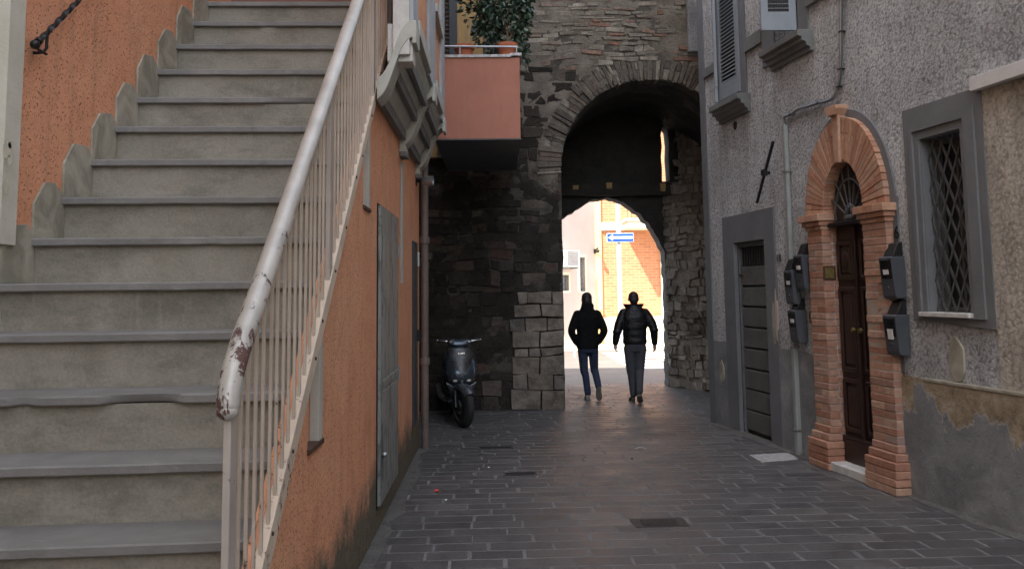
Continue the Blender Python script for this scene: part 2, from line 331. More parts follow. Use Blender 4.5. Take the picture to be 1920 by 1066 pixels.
# ------------------------------------------------------------------ mesh helpers
class MB:
    def __init__(s): s.bm = bmesh.new(); s.T = None
    def v(s, p): return s.bm.verts.new(p)
    def hexa(s, P):                        # P[0..3] bottom ring, P[4..7] top ring
        v = [s.v(p) for p in P]
        for f in ((3, 2, 1, 0), (4, 5, 6, 7), (0, 1, 5, 4), (1, 2, 6, 5), (2, 3, 7, 6), (3, 0, 4, 7)): s.bm.faces.new([v[i] for i in f])
    def box(s, x0, x1, y0, y1, z0, z1, j=0):
        q = (lambda: rnd.uniform(-j, j)) if j else (lambda: 0)
        s.hexa([(x+q(), y+q(), z+q()) for z in (z0, z1) for x, y in ((x0, y0), (x1, y0), (x1, y1), (x0, y1))])
        return s
    def prism(s, pts, a, b, ax='y'):       # polygon in the plane across ax, pushed from a to b
        def P(p, t): return (p[0], t, p[1]) if ax == 'y' else (t, p[0], p[1]) if ax == 'x' else (p[0], p[1], t)
        A = [s.v(P(p, a)) for p in pts]; B = [s.v(P(p, b)) for p in pts]; n = len(pts)
        s.bm.faces.new(A); s.bm.faces.new(B[::-1])
        for i in range(n): s.bm.faces.new((A[i], B[i], B[(i+1) % n], A[(i+1) % n]))
        return s
    def rings(s, rings, close=True, cap=True):
        V = [[s.v(p) for p in r] for r in rings]; n = len(V[0])
        for A, B in zip(V, V[1:]):
            for i in range(n if close else n-1): s.bm.faces.new((A[i], A[(i+1) % n], B[(i+1) % n], B[i]))
        if cap: s.bm.faces.new(V[0][::-1]); s.bm.faces.new(V[-1])
        return s
    def tube(s, pts, r, seg=8, flat=1.):
        pts = [Vector(p) for p in pts]; rr = r if isinstance(r, (list, tuple)) else [r]*len(pts); out = []
        up = Vector((0, 0, 1)); prev = None
        for i, p in enumerate(pts):
            t = (pts[min(i+1, len(pts)-1)]-pts[max(i-1, 0)]).normalized()
            if prev is None: a = t.cross(up if abs(t.z) < .9 else Vector((1, 0, 0))).normalized()
            else: a = (prev - t*prev.dot(t)).normalized()
            prev = a; b = t.cross(a)
            out.append([p + a*(math.cos(2*math.pi*k/seg)*rr[i]) + b*(math.sin(2*math.pi*k/seg)*rr[i]*flat) for k in range(seg)])
        return s.rings(out)
    def lathe(s, prof, seg=20, c=(0, 0, 0), ax='z'):
        def P(r, h, t):
            a, b = r*math.cos(t), r*math.sin(t)
            p = (a, b, h) if ax == 'z' else (h, a, b) if ax == 'x' else (a, h, b)
            return (p[0]+c[0], p[1]+c[1], p[2]+c[2])
        return s.rings([[P(max(r, 1e-4), h, 2*math.pi*k/seg) for k in range(seg)] for r, h in prof])
    def ell(s, c, r, seg=14, rot=None):
        mt = Matrix.Translation(c) @ (rot or Matrix()) @ Matrix.Diagonal((*r, 1))
        bmesh.ops.create_uvsphere(s.bm, u_segments=seg, v_segments=max(6, seg*2//3), radius=1, matrix=mt); return s
    def build(s, name, m, parent=None, bevel=0, smooth=None, seg=1, mtx=None, label=None):
        bm = s.bm
        bmesh.ops.recalc_face_normals(bm, faces=bm.faces)
        if bevel: bmesh.ops.bevel(bm, geom=list(bm.edges), offset=bevel, segments=seg, affect='EDGES', clamp_overlap=True)
        me = bpy.data.meshes.new(name); bm.to_mesh(me); bm.free()
        if smooth is not None:
            me.polygons.foreach_set('use_smooth', [True]*len(me.polygons)); me.set_sharp_from_angle(angle=R(smooth))
        me.materials.append(M[m]); o = bpy.data.objects.new(name, me); COL.objects.link(o)
        if parent: o.parent = parent
        if mtx: o.matrix_world = mtx
        if label: o['label'] = label
        return o
def tag(o, label, cat, group=None):
    o['label'] = label; o['category'] = cat
    if group: o['group'] = group
    return o
def struct(o): o['kind'] = 'structure'; return o
def thing(name, label, cat, loc=(0, 0, 0), rz=0, group=None):
    o = bpy.data.objects.new(name, None); COL.objects.link(o); o.empty_display_size = .1
    o.location = loc; o.rotation_euler = (0, 0, rz); return tag(o, label, cat, group)
def on(fr, name, label, cat, x=0, y=0, z=0, group=None): return thing(name, label, cat, fr.w(x, y, z), fr.a, group)
def inside(p, poly):
    c = False; n = len(poly)
    for i in range(n):
        (x1, y1), (x2, y2) = poly[i], poly[(i+1) % n]
        if (y1 > p[1]) != (y2 > p[1]) and p[0] < (x2-x1)*(p[1]-y1)/(y2-y1)+x1: c = not c
    return c
def panel(mb, outer, holes=(), y0=0., y1=.3, back=True):      # wall with openings, x-z polygon, front y0, back y1
    loops = [list(outer)]+[list(h) for h in holes]
    pts = []; edges = []
    for L in loops:
        b = len(pts); pts += L; edges += [(b+i, b+(i+1) % len(L)) for i in range(len(L))]
    r = delaunay_2d_cdt([Vector(p) for p in pts], edges, [], 0, 1e-5)
    tv = r[0]; tris = r[2]
    for yy in ((y0, y1) if back else (y0,)):
        V = [mb.v((p[0], yy, p[1])) for p in tv]
        for f in tris:
            c = sum((tv[i] for i in f), Vector((0, 0)))/len(f)
            if inside(c, outer) and not any(inside(c, h) for h in holes):
                mb.bm.faces.new([V[i] for i in f])
    for L in loops:
        A = [mb.v((p[0], y0, p[1])) for p in L]; B = [mb.v((p[0], y1, p[1])) for p in L]; n = len(L)
        for i in range(n): mb.bm.faces.new((A[i], A[(i+1) % n], B[(i+1) % n], B[i]))
    bmesh.ops.remove_doubles(mb.bm, verts=mb.bm.verts, dist=1e-5)
    loose = [v for v in mb.bm.verts if not v.link_faces]
    if loose: bmesh.ops.delete(mb.bm, geom=loose, context='VERTS')
    return mb
def rect(x0, x1, z0, z1): return [(x0, z0), (x1, z0), (x1, z1), (x0, z1)]

# ------------------------------------------------------------------ ground
mb = MB(); mb.box(-60, 60, -40, 120, -.3, -.022); struct(mb.build('ground', 'asphalt'))
mb = MB(); mb.box(-3.3, 6.5, -6, 16.25, -.02, -.0012); struct(mb.build('paving_joints', 'joint'))
mb = MB(); ca, sa = math.cos(.022), math.sin(.022)
row = 0; yy = 1.6
while yy < 16.3:
    dep = .187; xx = -1.7 + (row % 2)*.2 + rnd.uniform(-.05, .05)
    while xx < (4.9 if yy > 4 else 4.6):
        L = rnd.choice((.38, .39, .40, .36, .43, .30)) ; g_ = rnd.uniform(.012, .030); h = rnd.uniform(-.0003, .0012)
        x0, x1, y0, y1 = xx, xx+L-g_, yy, yy+dep-rnd.uniform(.007, .017)
        if x1 > -.95 or yy > 9.9:
            q = [(x*ca-y*sa, x*sa+y*ca) for x, y in ((x0, y0), (x1, y0), (x1, y1), (x0, y1))]
            q = [(a+rnd.uniform(-.004, .004), b+rnd.uniform(-.002, .002)) for a, b in q]
            mb.hexa([(a, b, -.015) for a, b in q]+[(a, b, h+rnd.uniform(-.0006, .0006)) for a, b in q])
        xx += L
    yy += dep; row += 1
struct(mb.build('alley_paving', 'paver', bevel=.0018))
mb = MB()
for k in range(30):
    y0 = 2.0+k*.27; w0 = .09+.11*noise.noise((k*1.3, 0, 0)); w1 = .09+.11*noise.noise((k*1.3+1.3, 0, 0))
    mb.hexa([(-.885, y0, -.01), (-.86+w0, y0, -.01), (-.86+w1, y0+.27, -.01), (-.885, y0+.27, -.01), (-.885, y0, .012), (-.86+w0, y0, .0045), (-.86+w1, y0+.27, .0045), (-.885, y0+.27, .012)])
struct(mb.build('cement_strip', 'gutter'))
mb = MB()
for k in range(32):                     # cement along the foot of the right wall
    x0 = .2+k*.27; w0 = .10+.06*noise.noise((k*.7, 3, 0)); w1 = .10+.06*noise.noise((k*.7+.7, 3, 0))
    a = [RW.w(x0, 0.02, -.01), RW.w(x0, -w0, -.01), RW.w(x0+.27, -w1, -.01), RW.w(x0+.27, .02, -.01)]
    b = [RW.w(x0, 0.02, .02), RW.w(x0, -w0, .0045), RW.w(x0+.27, -w1, .0045), RW.w(x0+.27, .02, .02)]
    mb.hexa(a+b)
struct(mb.build('cement_kerb', 'gutter'))
# bright stone slab set in the paving by the downpipe
mb = MB(); q = [ground(*p) for p in ((1405, 853), (1478, 849), (1497, 861), (1428, 866))]
mb.hexa([(p.x, p.y, -.01) for p in q]+[(p.x, p.y, .0065) for p in q]); struct(mb.build('stone_slab', 'white_band' if 0 else 'marble_dirty'))
# street beyond the gate with painted crossing
for i, (xa, xb, ya) in enumerate([(2.9, 7.5, 19.6+.95*k) for k in range(6)]):
    mb = MB(); mb.hexa([(xa, ya, -.021), (xb, ya+.25, -.021), (xb, ya+.70, -.021), (xa, ya+.45, -.021), (xa, ya, -.016), (xb, ya+.25, -.016), (xb, ya+.70, -.016), (xa, ya+.45, -.016)])
    o = mb.build('crossing_stripe', 'white_paint'); struct(o)
mb = MB(); mb.box(-10, 16, 25.6, 27.2, -.022, .1); struct(mb.build('far_pavement', 'outer_cream', bevel=.01))

# ------------------------------------------------------------------ staircase
RX = -.86                                   # plane of the open side of the stairs
zs = lambda d: .732+.83*(d-3.369)
rows = [3, 40, 83, 130, 182, 236, 297, 367, 442, 525, 618, 733, 861, 1010]
steps = []
for y in rows:
    lo, hi = 2, 9
    for _ in range(50):
        m_ = (lo+hi)/2
        if proj((RX, m_, zs(m_)))[1] > y: lo = m_
        else: hi = m_
    steps.append((lo, zs(lo)))
while steps[-1][1] > .26: steps.append((steps[-1][0]-.29, steps[-1][1]-.245))
st = thing('stone_staircase', 'long concrete staircase with dark stone treads climbing beside the orange wall', 'staircase', (-1.7, 3, 0))
inv = Matrix.Translation((1.7, -3, 0))
def stp(mb, name, m, **k):
    bmesh.ops.transform(mb.bm, matrix=inv, verts=mb.bm.verts); return mb.build(name, m, st, **k)
N = len(steps)
for i, (d, z) in enumerate(steps):
    nd, nz = steps[i-1] if i else (d+.9, z)
    sk = .02+.05*min(i/13, 1); xl = -2.585 if d > 4.62 else -3.19; xr = -.935
    f = lambda x, dd: dd + sk*(x-RX)
    th = .042
    # tread: worn front edge sampled along x
    mb = MB(); n = 90; ringl = []
    for k in range(n+1):
        x = xl+(xr-xl)*k/n; e = .002*noise.noise((x*3, i*7, 0)) + .003*noise.noise((x*14, i*3, 5))
        cut = 0; low = 0
        if i == 11: t = (x+1.58)/.17; cut = .03*max(0, 1-t*t)**.5 if abs(t) < 1 else 0
        if i == 4: t = (x+1.42)/.25; cut = .022*max(0, 1-t*t)**.5 if abs(t) < 1 else 0
        cut += max(0, noise.noise((x*5.5, i*2.3, 1))-.38)*.05 + max(0, noise.noise((x*17, i*4.1, 3))-.45)*.03
        lz = min(cut*.5, .014) if (i in (11, 4)) else cut*.4
        y0 = f(x, d)+e; yb = f(x, nd)+.06
        zt = z+.0015*noise.noise((x*5, i, 9))
        ringl.append([(x, y0+.006+cut*.5, zt), (x, y0+cut*.9, zt-.007-cut*.25), (x, y0+.001+cut*1.0, zt-th+.005+lz), (x, y0+.006+cut*1.1, zt-th+lz*.6), (x, yb, zt-th), (x, yb, zt)])
    mb.rings(ringl); stp(mb, 'tread', 'tread', smooth=25)
    mb = MB(); zb = (steps[i+1][1] if i+1 < N else 0)-th-.002
    g0 = .04
    ringl = []
    for k in range(25):
        x = xl+(xr-xl)*k/24+0; e = .004*noise.noise((x*2.3, i*5, 2))
        ringl.append([(x, f(x, d)+g0+e, z-th+.001), (x, f(x, d)+g0+e+.004, (z-th+zb)/2), (x, f(x, d)+g0+e, zb), (x, f(x, d)+g0+.4, zb), (x, f(x, d)+g0+.4, z-th+.001)])
    mb.rings(ringl); stp(mb, 'riser', 'concrete')
    if d > 4.62 and i > 0:                 # cement skirting stepping up the wall above this tread
        a = f(-2.56, d)+.03; b = f(-2.56, nd)+.055; h = nz-z
        c = .07+.02*rnd.random()
        w_ = b-a; pts = [(a-.01, z+.002), (a-.012, z+h*.74), (a+w_*rnd.uniform(.22, .32), z+h+.055+rnd.uniform(-.01, .01)), (b-w_*rnd.uniform(.25, .4), z+h+.075), (b-.02, z+h+.01+rnd.uniform(-.01, .01)), (b, z+.002)]
        pts = [(p+rnd.uniform(-.005, .005), q) for p, q in pts]
        mb = MB(); mb.prism(pts, -2.56, -2.548+rnd.uniform(0, .003), 'x'); stp(mb, 'skirting', 'skirting', bevel=.002)
# solid underneath
mb = MB(); prof = []
for i, (d, z) in enumerate(steps[::-1]):
    prof += [(d+.12, (steps[::-1][i-1][1] if i else 0)-.05), (d+.12, z-.05)]
prof += [(9., steps[0][1]-.05), (9., 0)]
mb.prism(prof, -2.54, -1.0, 'x'); stp(mb, 'core', 'concrete')
mb = MB(); q = steps[9][0]+.02
mb.prism([(4.56, 0), (4.56, steps[9][1]+.30), (4.78, steps[9][1]+.31), (4.80, 0)], -2.60, -2.547, 'x'); stp(mb, 'skirting', 'skirting', bevel=.003)

# ------------------------------------------------------------------ railing
sl = .83
zst = lambda d: .782+.83*(d-3.369)
ra = thing('stair_railing', 'pinkish painted metal railing with a thick worn silver handrail along the staircase', 'railing', (-.86, 3, 0))
inv2 = Matrix.Translation((.86, -3, 0))
def rp(mb, name, m, **k):
    bmesh.ops.transform(mb.bm, matrix=inv2, verts=mb.bm.verts); return mb.build(name, m, ra, **k)
hr = [(d, z) for d, z in ((2.86, 1.345), (2.875, 1.40), (2.915, 1.475), (3.02, 1.575), (3.24, 1.752), (3.82, 2.232), (4.4, 2.71), (5.0, 3.21), (5.6, 3.71), (6.4, 4.37), (7.9, 5.6))]
zh = lambda d: next((z0+(z1-z0)*(d-d0)/(d1-d0) for (d0, z0), (d1, z1) in zip(hr, hr[1:]) if d0 <= d <= d1), hr[-1][1])
mb = MB(); P = [(-.86, d, z) for d, z in hr]
fine = []
for (a, b) in zip(P, P[1:]):
    for k in range(6): fine.append(Vector(a).lerp(Vector(b), k/6))
mb.tube(fine+[Vector(P[-1])], [.026, .034, .037]+[.038]*(len(fine)-2), 18); mb.ell((-.86, 2.862, 1.352), (.036, .036, .03), 14)
rp(mb, 'handrail', 'rail', smooth=50)
def post(d, w, zb=None):
    mb = MB(); mb.box(-.872, -.848, d-w/2, d+w/2, zst(d)-.05 if zb is None else zb, zh(d)-.01); rp(mb, 'post', 'post', bevel=.002)
post(2.90, .075, 0)
for d in (4.53, 6.10, 7.5): post(d, .075)
d = 3.00
while d < 7.7:
    if min(abs(d-q) for q in (4.53, 6.10, 7.5)) > .06:
        mb = MB(); zb = max(zst(d)-.02, .02); t = rnd.uniform(-.003, .003)
        mb.hexa([(-.866, d-.008, zb), (-.854, d-.008, zb), (-.854, d+.008, zb), (-.866, d+.008, zb), (-.866+t, d-.008, zh(d)), (-.854+t, d-.008, zh(d)), (-.854+t, d+.008, zh(d)), (-.866+t, d+.008, zh(d))])
        rp(mb, 'baluster', 'baluster', bevel=.0015)
    d += .0985
mb = MB(); mb.prism([(2.42, .0), (2.50, .0), (7.72, zst(7.72)-.008), (7.72, zst(7.72)+.065), (2.42, zst(2.42)+.075)], -.880, -.842, 'x'); rp(mb, 'stringer', 'stringer', bevel=.0015)
d = 2.7
while d < 7.7:
    mb = MB(); mb.lathe([(.001, .0), (.008, .0), (.009, .003), (.006, .007), (.001, .008)], 8, (-.842, d+rnd.uniform(-.03, .03), zst(d)+.03+rnd.uniform(-.01, .01)), 'x'); d += rnd.choice((.197, .3, .4)); rp(mb, 'bolt', 'rust')

# ------------------------------------------------------------------ left house
lh = thing('orange_house', 'tall orange pitted plaster house with the staircase, grey doors and a moulded bay', 'house', (-.88, 0, 0), math.pi/2)
top = [(2.3, .0), (10.0, 0), (10.0, 3.9), (7.75, 3.9)]
# side wall under the stairs
nich = [rect(4.16, 4.49, 1.0, 1.62), rect(5.80, 6.10, 2.29, 2.90)]
outer = [(2.45, .02), (10.0, .02), (10.0, 4.6), (7.74, 4.6), (7.74, zst(7.74)-.012), (2.45, zst(2.45)-.012)]
nich[0] = [(4.16, 1.0), (4.49, 1.0), (4.49, 1.53), (4.16, 1.40)]
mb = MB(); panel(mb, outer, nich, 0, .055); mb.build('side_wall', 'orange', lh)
mb = MB(); mb.prism(nich[0], .045, .054); mb.build('niche_back', 'orange', lh)
mb = MB(); mb.prism(nich[1], .045, .054); mb.build('niche_back', 'orange', lh)
for (x0, x1, z0, z1) in ((4.40, 4.487, 1.003, 1.52), (6.02, 6.095, 2.293, 2.895)):
    mb = MB(); mb.box(x0, x1, -.004, .044, z0, z1); mb.build('niche_jamb', 'cornice', lh, bevel=.003)
for (x0, x1, z) in ((4.15, 4.50, 1.0), (5.79, 6.11, 2.29)):
    mb = MB(); mb.box(x0, x1, -.012, .07, z-.02, z+.006); mb.build('niche_ledge', 'rust', lh, bevel=.003)
# thin pale pilaster strip
mb = MB(); mb.box(8.05, 8.22, -.012, .0, 1.80, 2.92); mb.build('pale_strip', 'cornice', lh, bevel=.003)
# masses
def mass(name, x0, x1, y0, y1, z0, z1, m, parent=lh):       # world box
    mb = MB(); mb.box(x0, x1, y0, y1, z0, z1); o = mb.build(name, m); o.parent = parent
    o.matrix_parent_inverse = Matrix.Identity(4)
    o.data.transform(Matrix.Rotation(-math.pi/2, 4, 'Z') @ Matrix.Translation((.88, 0, 0))); return o
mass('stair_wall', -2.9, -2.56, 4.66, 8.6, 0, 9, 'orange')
mass('landing_wall', -2.56, -.90, 8.4, 8.6, 3.9, 14, 'reddish_wall')
mass('rear_block', -8, -2.9, 4.9, 13.05, 0, 14, 'ochre')  # unseen body of the house, its height set to shade the alley
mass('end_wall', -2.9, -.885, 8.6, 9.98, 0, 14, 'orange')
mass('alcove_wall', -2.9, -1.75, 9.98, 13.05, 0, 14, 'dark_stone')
mass('corner_pilaster', -2.66, -2.53, 4.52, 4.67, 1.99, 9, 'cream').data.name
mass('grey_quoin', -2.95, -2.67, 4.60, 4.75, 0, 9, 'bluegrey')
mass('added_sun_blocker', -8, -3.2, -11, 4.6, 0, 23, 'ochre')  # unseen tall mass added to keep the sun out of the alley
for (px, py, w, h) in ((14, 280, .022, .05), (19, 300, .012, .03), (13, 350, .012, .045), (20, 272, .01, .02)):   # chipped paint on the cream pilaster
    p = aty(px, py, 4.52); mb = MB()
    mb.prism([(p.x+w*math.cos(a)*(1+.4*noise.noise((a*2, px, 0))), p.z+h*math.sin(a)*(1+.4*noise.noise((a*2, py, 3)))) for a in [2*math.pi*k/14 for k in range(14)]], 4.517, 4.5195)
    o = mb.build('chipped_patch', 'skirting'); o.parent = lh; o.data.transform(Matrix.Rotation(-math.pi/2, 4, 'Z') @ Matrix.Translation((.88, 0, 0)))
# bay: pilasters and panels on brackets
XO = -.57
def lwb(name, m, boxes, bevel=.004):
    mb = MB()
    for b in boxes: mb.box(*b)
    return mb.build(name, m, lh, bevel=bevel)
xo = .31                                              # how far the bay stands out of the wall
lwb('bay_core', 'orange', [(6.10, 7.70, -xo+.03, -.165, 3.62, 9.0), (7.70, 9.75, -xo+.03, .0, 3.622, 9.0)], 0)
lwb('bay_front', 'whitewash', [(6.10, 6.30, -xo+.01, -.12, 3.34, 3.615)])
lwb('bay_front', 'whitewash', [(6.057, 6.10, -xo+.028, -.163, 3.38, 9.0)])
lwb('bay_pilaster', 'bluegrey', [(6.05, 6.42, -xo, -xo+.03, 3.62, 9.0)])
lwb('bay_pilaster', 'bluegrey', [(7.55, 8.30, -xo, -xo+.03, 3.60, 9.0)])
lwb('bay_pilaster', 'bluegrey', [(9.25, 9.80, -xo, -xo+.03, 3.55, 9.0)])
for b_ in ((6.42, 7.55, -xo-.015, -xo+.03, 3.62, 3.74), (6.42, 7.55, -xo-.02, -xo+.03, 4.42, 4.50), (8.30, 9.25, -xo-.015, -xo+.03, 3.60, 3.74), (8.30, 9.25, -xo-.02, -xo+.03, 4.42, 4.50)): lwb('bay_ledge', 'cornice', [b_])
lwb('dark_post', 'grey_sill', [(6.85, 6.93, -.06, .0, 3.32, 9.0)])
def bracket(y0, y1, band=False):                      # cyma profile in (out, z)
    prof = [(0, 2.98), (.055, 2.98), (.055, 3.06)]
    for k in range(13):
        t = k/12; prof.append((.055+(xo-.075)*t, 3.06+.44*(t-.10*math.sin(2*math.pi*t))))
    prof += [(xo-.01, 3.50), (xo-.01, 3.46), (xo+.02, 3.46), (xo+.02, 3.62)]
    if band:
        prof = prof[2:]
        for k in range(12, -1, -1):
            t = k/12; prof.append((.055+(xo-.075)*t, 3.06+.15+.42*(t-.10*math.sin(2*math.pi*t))))
    else: prof.append((0, 3.62))
    mb = MB(); mb.prism([(-a, b) for a, b in prof], y0, y1, 'x'); return mb
for y0 in (6.05, 7.95, 9.50):
    bracket(y0, y0+.26, y0 < 7).build('bracket', 'cornice', lh, bevel=.004)
    if y0 > 7: lwb('bracket_block', 'grey_sill', [(y0-.012, y0+.22, -.07, .0, 2.95, 2.995)])
for (a, b) in ((6.31, 7.95), (8.21, 9.50)):
    mb = MB(); mb.prism([(-.0, 3.12), (-.02, 3.12), (-xo+.03, 3.56), (-xo+.03, 3.62), (0, 3.17)], a, b, 'x'); mb.build('soffit', 'cornice', lh)
    for (o_, z_) in ((.045, 3.12), (.15, 3.29), (.235, 3.43)):
        mb = MB(); mb.prism([(-o_+.02, z_+.03), (-o_+.02, z_-.02), (-o_-.016, z_-.02), (-o_-.016, z_+.085)], a, b, 'x'); mb.build('soffit_rib', 'grey_sill', lh)
# utility door
dr = [(6.50, 7.62, .20, 2.36)]
x0, x1, z0, z1 = dr[0]
lwb('door_gap', 'iron', [(x0-.025, x1+.02, -.008, .0, z0-.02, z1+.02)])
o = lwb('metal_door', 'door_metal', [(x0, x1, -.03, .0, z0, z1)], .003); o['label'] = 'scuffed grey metal door with scratched paint'
for b in ((x0+.06, x1-.06, -.036, -.03, z0+.92, z1-.22), (x0+.06, x1-.06, -.036, -.03, z0+.08, z0+.80)):
    mb = MB(); mb.box(*b); mb.build('panel', 'door_metal', o, bevel=.003)
mb = MB(); mb.box(x0+.02, x1-.02, -.042, -.03, z0+.83, z0+.88); mb.build('rail', 'door_metal', o, bevel=.003)
for z in (2.08, 1.03):
    mb = MB(); mb.box(x1-.01, x1+.05, -.04, .0, z-.06, z+.06); mb.build('hinge', 'galv', o, bevel=.002)
mb = MB(); mb.ell((x0+.06, -.05, .55), (.02, .025, .02), 10); mb.build('knob', 'galv', o, smooth=40)
o = lwb('narrow_door', 'dark_shutter', [(9.15, 9.60, -.02, .0, .35, 2.25)], .004); o['label'] = 'narrow dark grey door near the corner'
mb = MB(); mb.box(9.50, 9.53, -.05, -.02, 1.2, 1.32); mb.tube([(9.515, -.03, 1.26), (9.515, -.07, 1.26), (9.42, -.075, 1.26)], .009); mb.build('handle', 'iron', o)
mb = MB(); mb.box(9.64, 9.70, -.03, .0, 2.0, 2.15); mb.build('bell_box', 'white_paint', lh, bevel=.004)

# wall lamp under last bracket
t = on(LW, 'wall_lamp', 'small round metal spotlight on the orange wall under the last bracket', 'lamp', 9.62, 0, 2.93)
mb = MB(); mb.lathe([(.001, 0), (.05, 0), (.055, .012), (.02, .02), (.001, .02)], 16, (0, -.01, 0), 'y'); mb.tube([(0, -.01, 0), (0, -.07, -.01)], .012); mb.build('mount', 'iron', t, smooth=40)
mb = MB(); mb.lathe([(.03, 0), (.05, .02), (.055, .08), (.055, .13), (.045, .13), (.04, .1)], 20, (-.02, -.08, 0), 'x'); bmesh.ops.rotate(mb.bm, verts=mb.bm.verts, cent=(0, -.08, 0), matrix=Matrix.Rotation(R(-100), 3, 'Z')); mb.build('lamp_head', 'galv', t, smooth=40)
# downpipe at corner
t = thing('downpipe', 'brown grey downpipe at the far corner of the orange house', 'drainpipe', (-.815, 9.98, 0))
mb = MB(); mb.tube([(0, 0, 0), (0, 0, 3.2), (-.04, 0, 3.35), (-.05, 0, 3.6)], .042, 14); mb.build('pipe', 'pipe_brown', t, smooth=50)
for z in (.95, 2.3):
    mb = MB(); mb.lathe([(.042, z-.035), (.056, z-.035), (.056, z+.02), (.05, z+.04), (.042, z+.04)], 14); mb.build('collar', 'pipe_brown', t, smooth=50)
# rope twist wall rail
t = thing('wall_handrail', 'twisted black wrought iron handrail end on the orange wall at top left', 'handrail', tuple(atx(62, 88, -2.50)))
a = Vector(atx(66, 84, -2.50)); b = Vector(atx(160, -12, -2.50)); d_ = (b-a); L_ = d_.length*3; d_.normalize(); org = Vector(t.location)
mb = MB(); n = 240; rg = []
side = Vector((1, 0, 0)); up_ = side.cross(d_)
for k in range(n+1):
    c = a-org + d_*(L_*k/n); ring = []
    for q in range(12):
        th = 2*math.pi*q/12; r_ = .013+.0045*math.cos(3*(th) - k*.55)
        ring.append(c + side*math.cos(th)*r_ + up_*math.sin(th)*r_)
    rg.append(ring)
mb.rings(rg); mb.build('twisted_bar', 'iron', t, smooth=60)
mb = MB(); mb.ell(a-org, (.026, .03, .026), 14); mb.tube([a-org+d_*.03, a-org+d_*.055], .022, 12); mb.build('end_knob', 'iron', t, smooth=50)
p = a-org+d_*.16
mb = MB(); mb.tube([p, p+Vector((0, 0, -.09)), p+Vector((-.01, -.01, -.115)), p+Vector((-.03, -.03, -.125)), p+Vector((-.055, -.03, -.125))], .009, 8); mb.tube([p+Vector((0, 0, -.125)), p+Vector((0, -.14, -.12))], .008, 8); mb.build('bracket', 'iron', t, smooth=50)

# ------------------------------------------------------------------ gate tower
TY = 13.05
tw = thing('stone_gate_tower', 'old rubble stone gate tower with a large round arch over the alley', 'tower', (2.3, TY, 0))
ACX, ACZ, AR = 2.325, 3.53, 1.35                     # centre and radius of the big arch
LJ, RJ = .98, 3.675
def twb(mb, name, m, **k):
    bmesh.ops.transform(mb.bm, matrix=Matrix.Translation((-2.3, -TY, 0)), verts=mb.bm.verts); return mb.build(name, m, tw, **k)
arc = [(ACX+AR*math.cos(t), ACZ+AR*math.sin(t)) for t in [math.pi*k/32 for k in range(33)]]
hole = [(RJ, -.2)]+arc+[(LJ-.005, -.2)]
out_ = [(-3, -.1), (LJ-.005, -.1)]+arc[::-1]+[(RJ, -.1), (7, -.1), (7, 6.7), (-3, 6.7)]
mb = MB(); panel(mb, out_, (), TY+.012, TY+.9); twb(mb, 'wall', 'mortar')
stn = {'stone_far': MB(), 'stone': MB(), 'stone_upper': MB(), 'voussoir': MB(), 'quoin': MB()}
def blk(mb, x0, x1, z0, z1, y, d, j=.008):
    q = lambda a=j: rnd.uniform(-a, a)
    P = [(x0+q(), y+q(.006), z0+q()), (x1+q(), y+q(.006), z0+q()), (x1, d, z0), (x0, d, z0), (x0+q(), y+q(.006), z1+q()), (x1+q(), y+q(.006), z1+q()), (x1, d, z1), (x0, d, z1)]
    mb.hexa(P)
z = 0.0; OR = AR+.34
while z < 6.7:
    up = z > 4.7
    h = rnd.uniform(.055, .095) if z > 4.9 else rnd.uniform(.09, .21)
    zc = z+h/2; spans = []
    if zc < ACZ-.05: spans = [(-1.9, LJ), (RJ, 5.2)]
    else:
        if zc-ACZ < OR: c = math.sqrt(max(OR**2-(zc-ACZ)**2, 0)); spans = [(-1.9, ACX-c-.01), (ACX+c+.01, 5.2)]
        else: spans = [(-1.9, 5.2)]
    for a, b in spans:
        x = a
        while x < b-.05:
            w = rnd.uniform(.14, .42) if z > 4.9 else rnd.uniform(.12, .38)
            x1 = min(x+w, b); x1 = b if b-x1 < .08 else x1
            big = z > 5.2 and (x < 1.25 or x > 2.5)
            if not (zc < 1.53 and x1 > .22 and x < LJ) and not (zc > 5.25 and 2.9 < x < 3.9):
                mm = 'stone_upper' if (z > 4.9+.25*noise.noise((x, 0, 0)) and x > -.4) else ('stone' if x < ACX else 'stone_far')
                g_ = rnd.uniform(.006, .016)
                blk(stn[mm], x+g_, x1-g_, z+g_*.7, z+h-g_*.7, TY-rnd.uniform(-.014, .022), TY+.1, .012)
            x = x1
    z += h
z = 0
for h, xs in ((.28, (.18, .62, .97)), (.22, (.20, .42, .80, .975)), (.27, (.19, .60, .97)), (.12, (.22, .45, .62, .975)), (.24, (.20, .62, .97)), (.19, (.17, .40, .72, .975)), (.21, (.24, .62, .97)), (.17, (.30, .44, .80, .97))):
    for a, b in zip(xs, xs[1:]): blk(stn['quoin'], a+.008, b-.008, z+.006, z+h-.006, TY-.055-rnd.uniform(0, .02), TY+.2, .007)
    z += h
n = 58                                                # ring of narrow radial stones
t = R(-3)
while t < R(183):
    dt = rnd.uniform(.032, .062); t1 = min(t+dt, R(183)); ro = OR+rnd.uniform(-.07, .03)
    for (ra_, rb_) in (((AR, ro),) if rnd.random() < .7 else ((AR, AR+.17), (AR+.18, ro))):
        g_ = .0035
        y = TY-rnd.uniform(-.005, .045)
        q = [(ACX+r_*math.cos(a_), ACZ+r_*math.sin(a_)) for r_, a_ in ((ra_+rnd.uniform(-.012, .012), t+g_), (rb_, t+g_*.8), (rb_, t1-g_*.8), (ra_+rnd.uniform(-.012, .012), t1-g_))]
        stn['voussoir'].hexa([(a, y, b) for a, b in q]+[(a, TY+.25, b) for a, b in q])
    t = t1
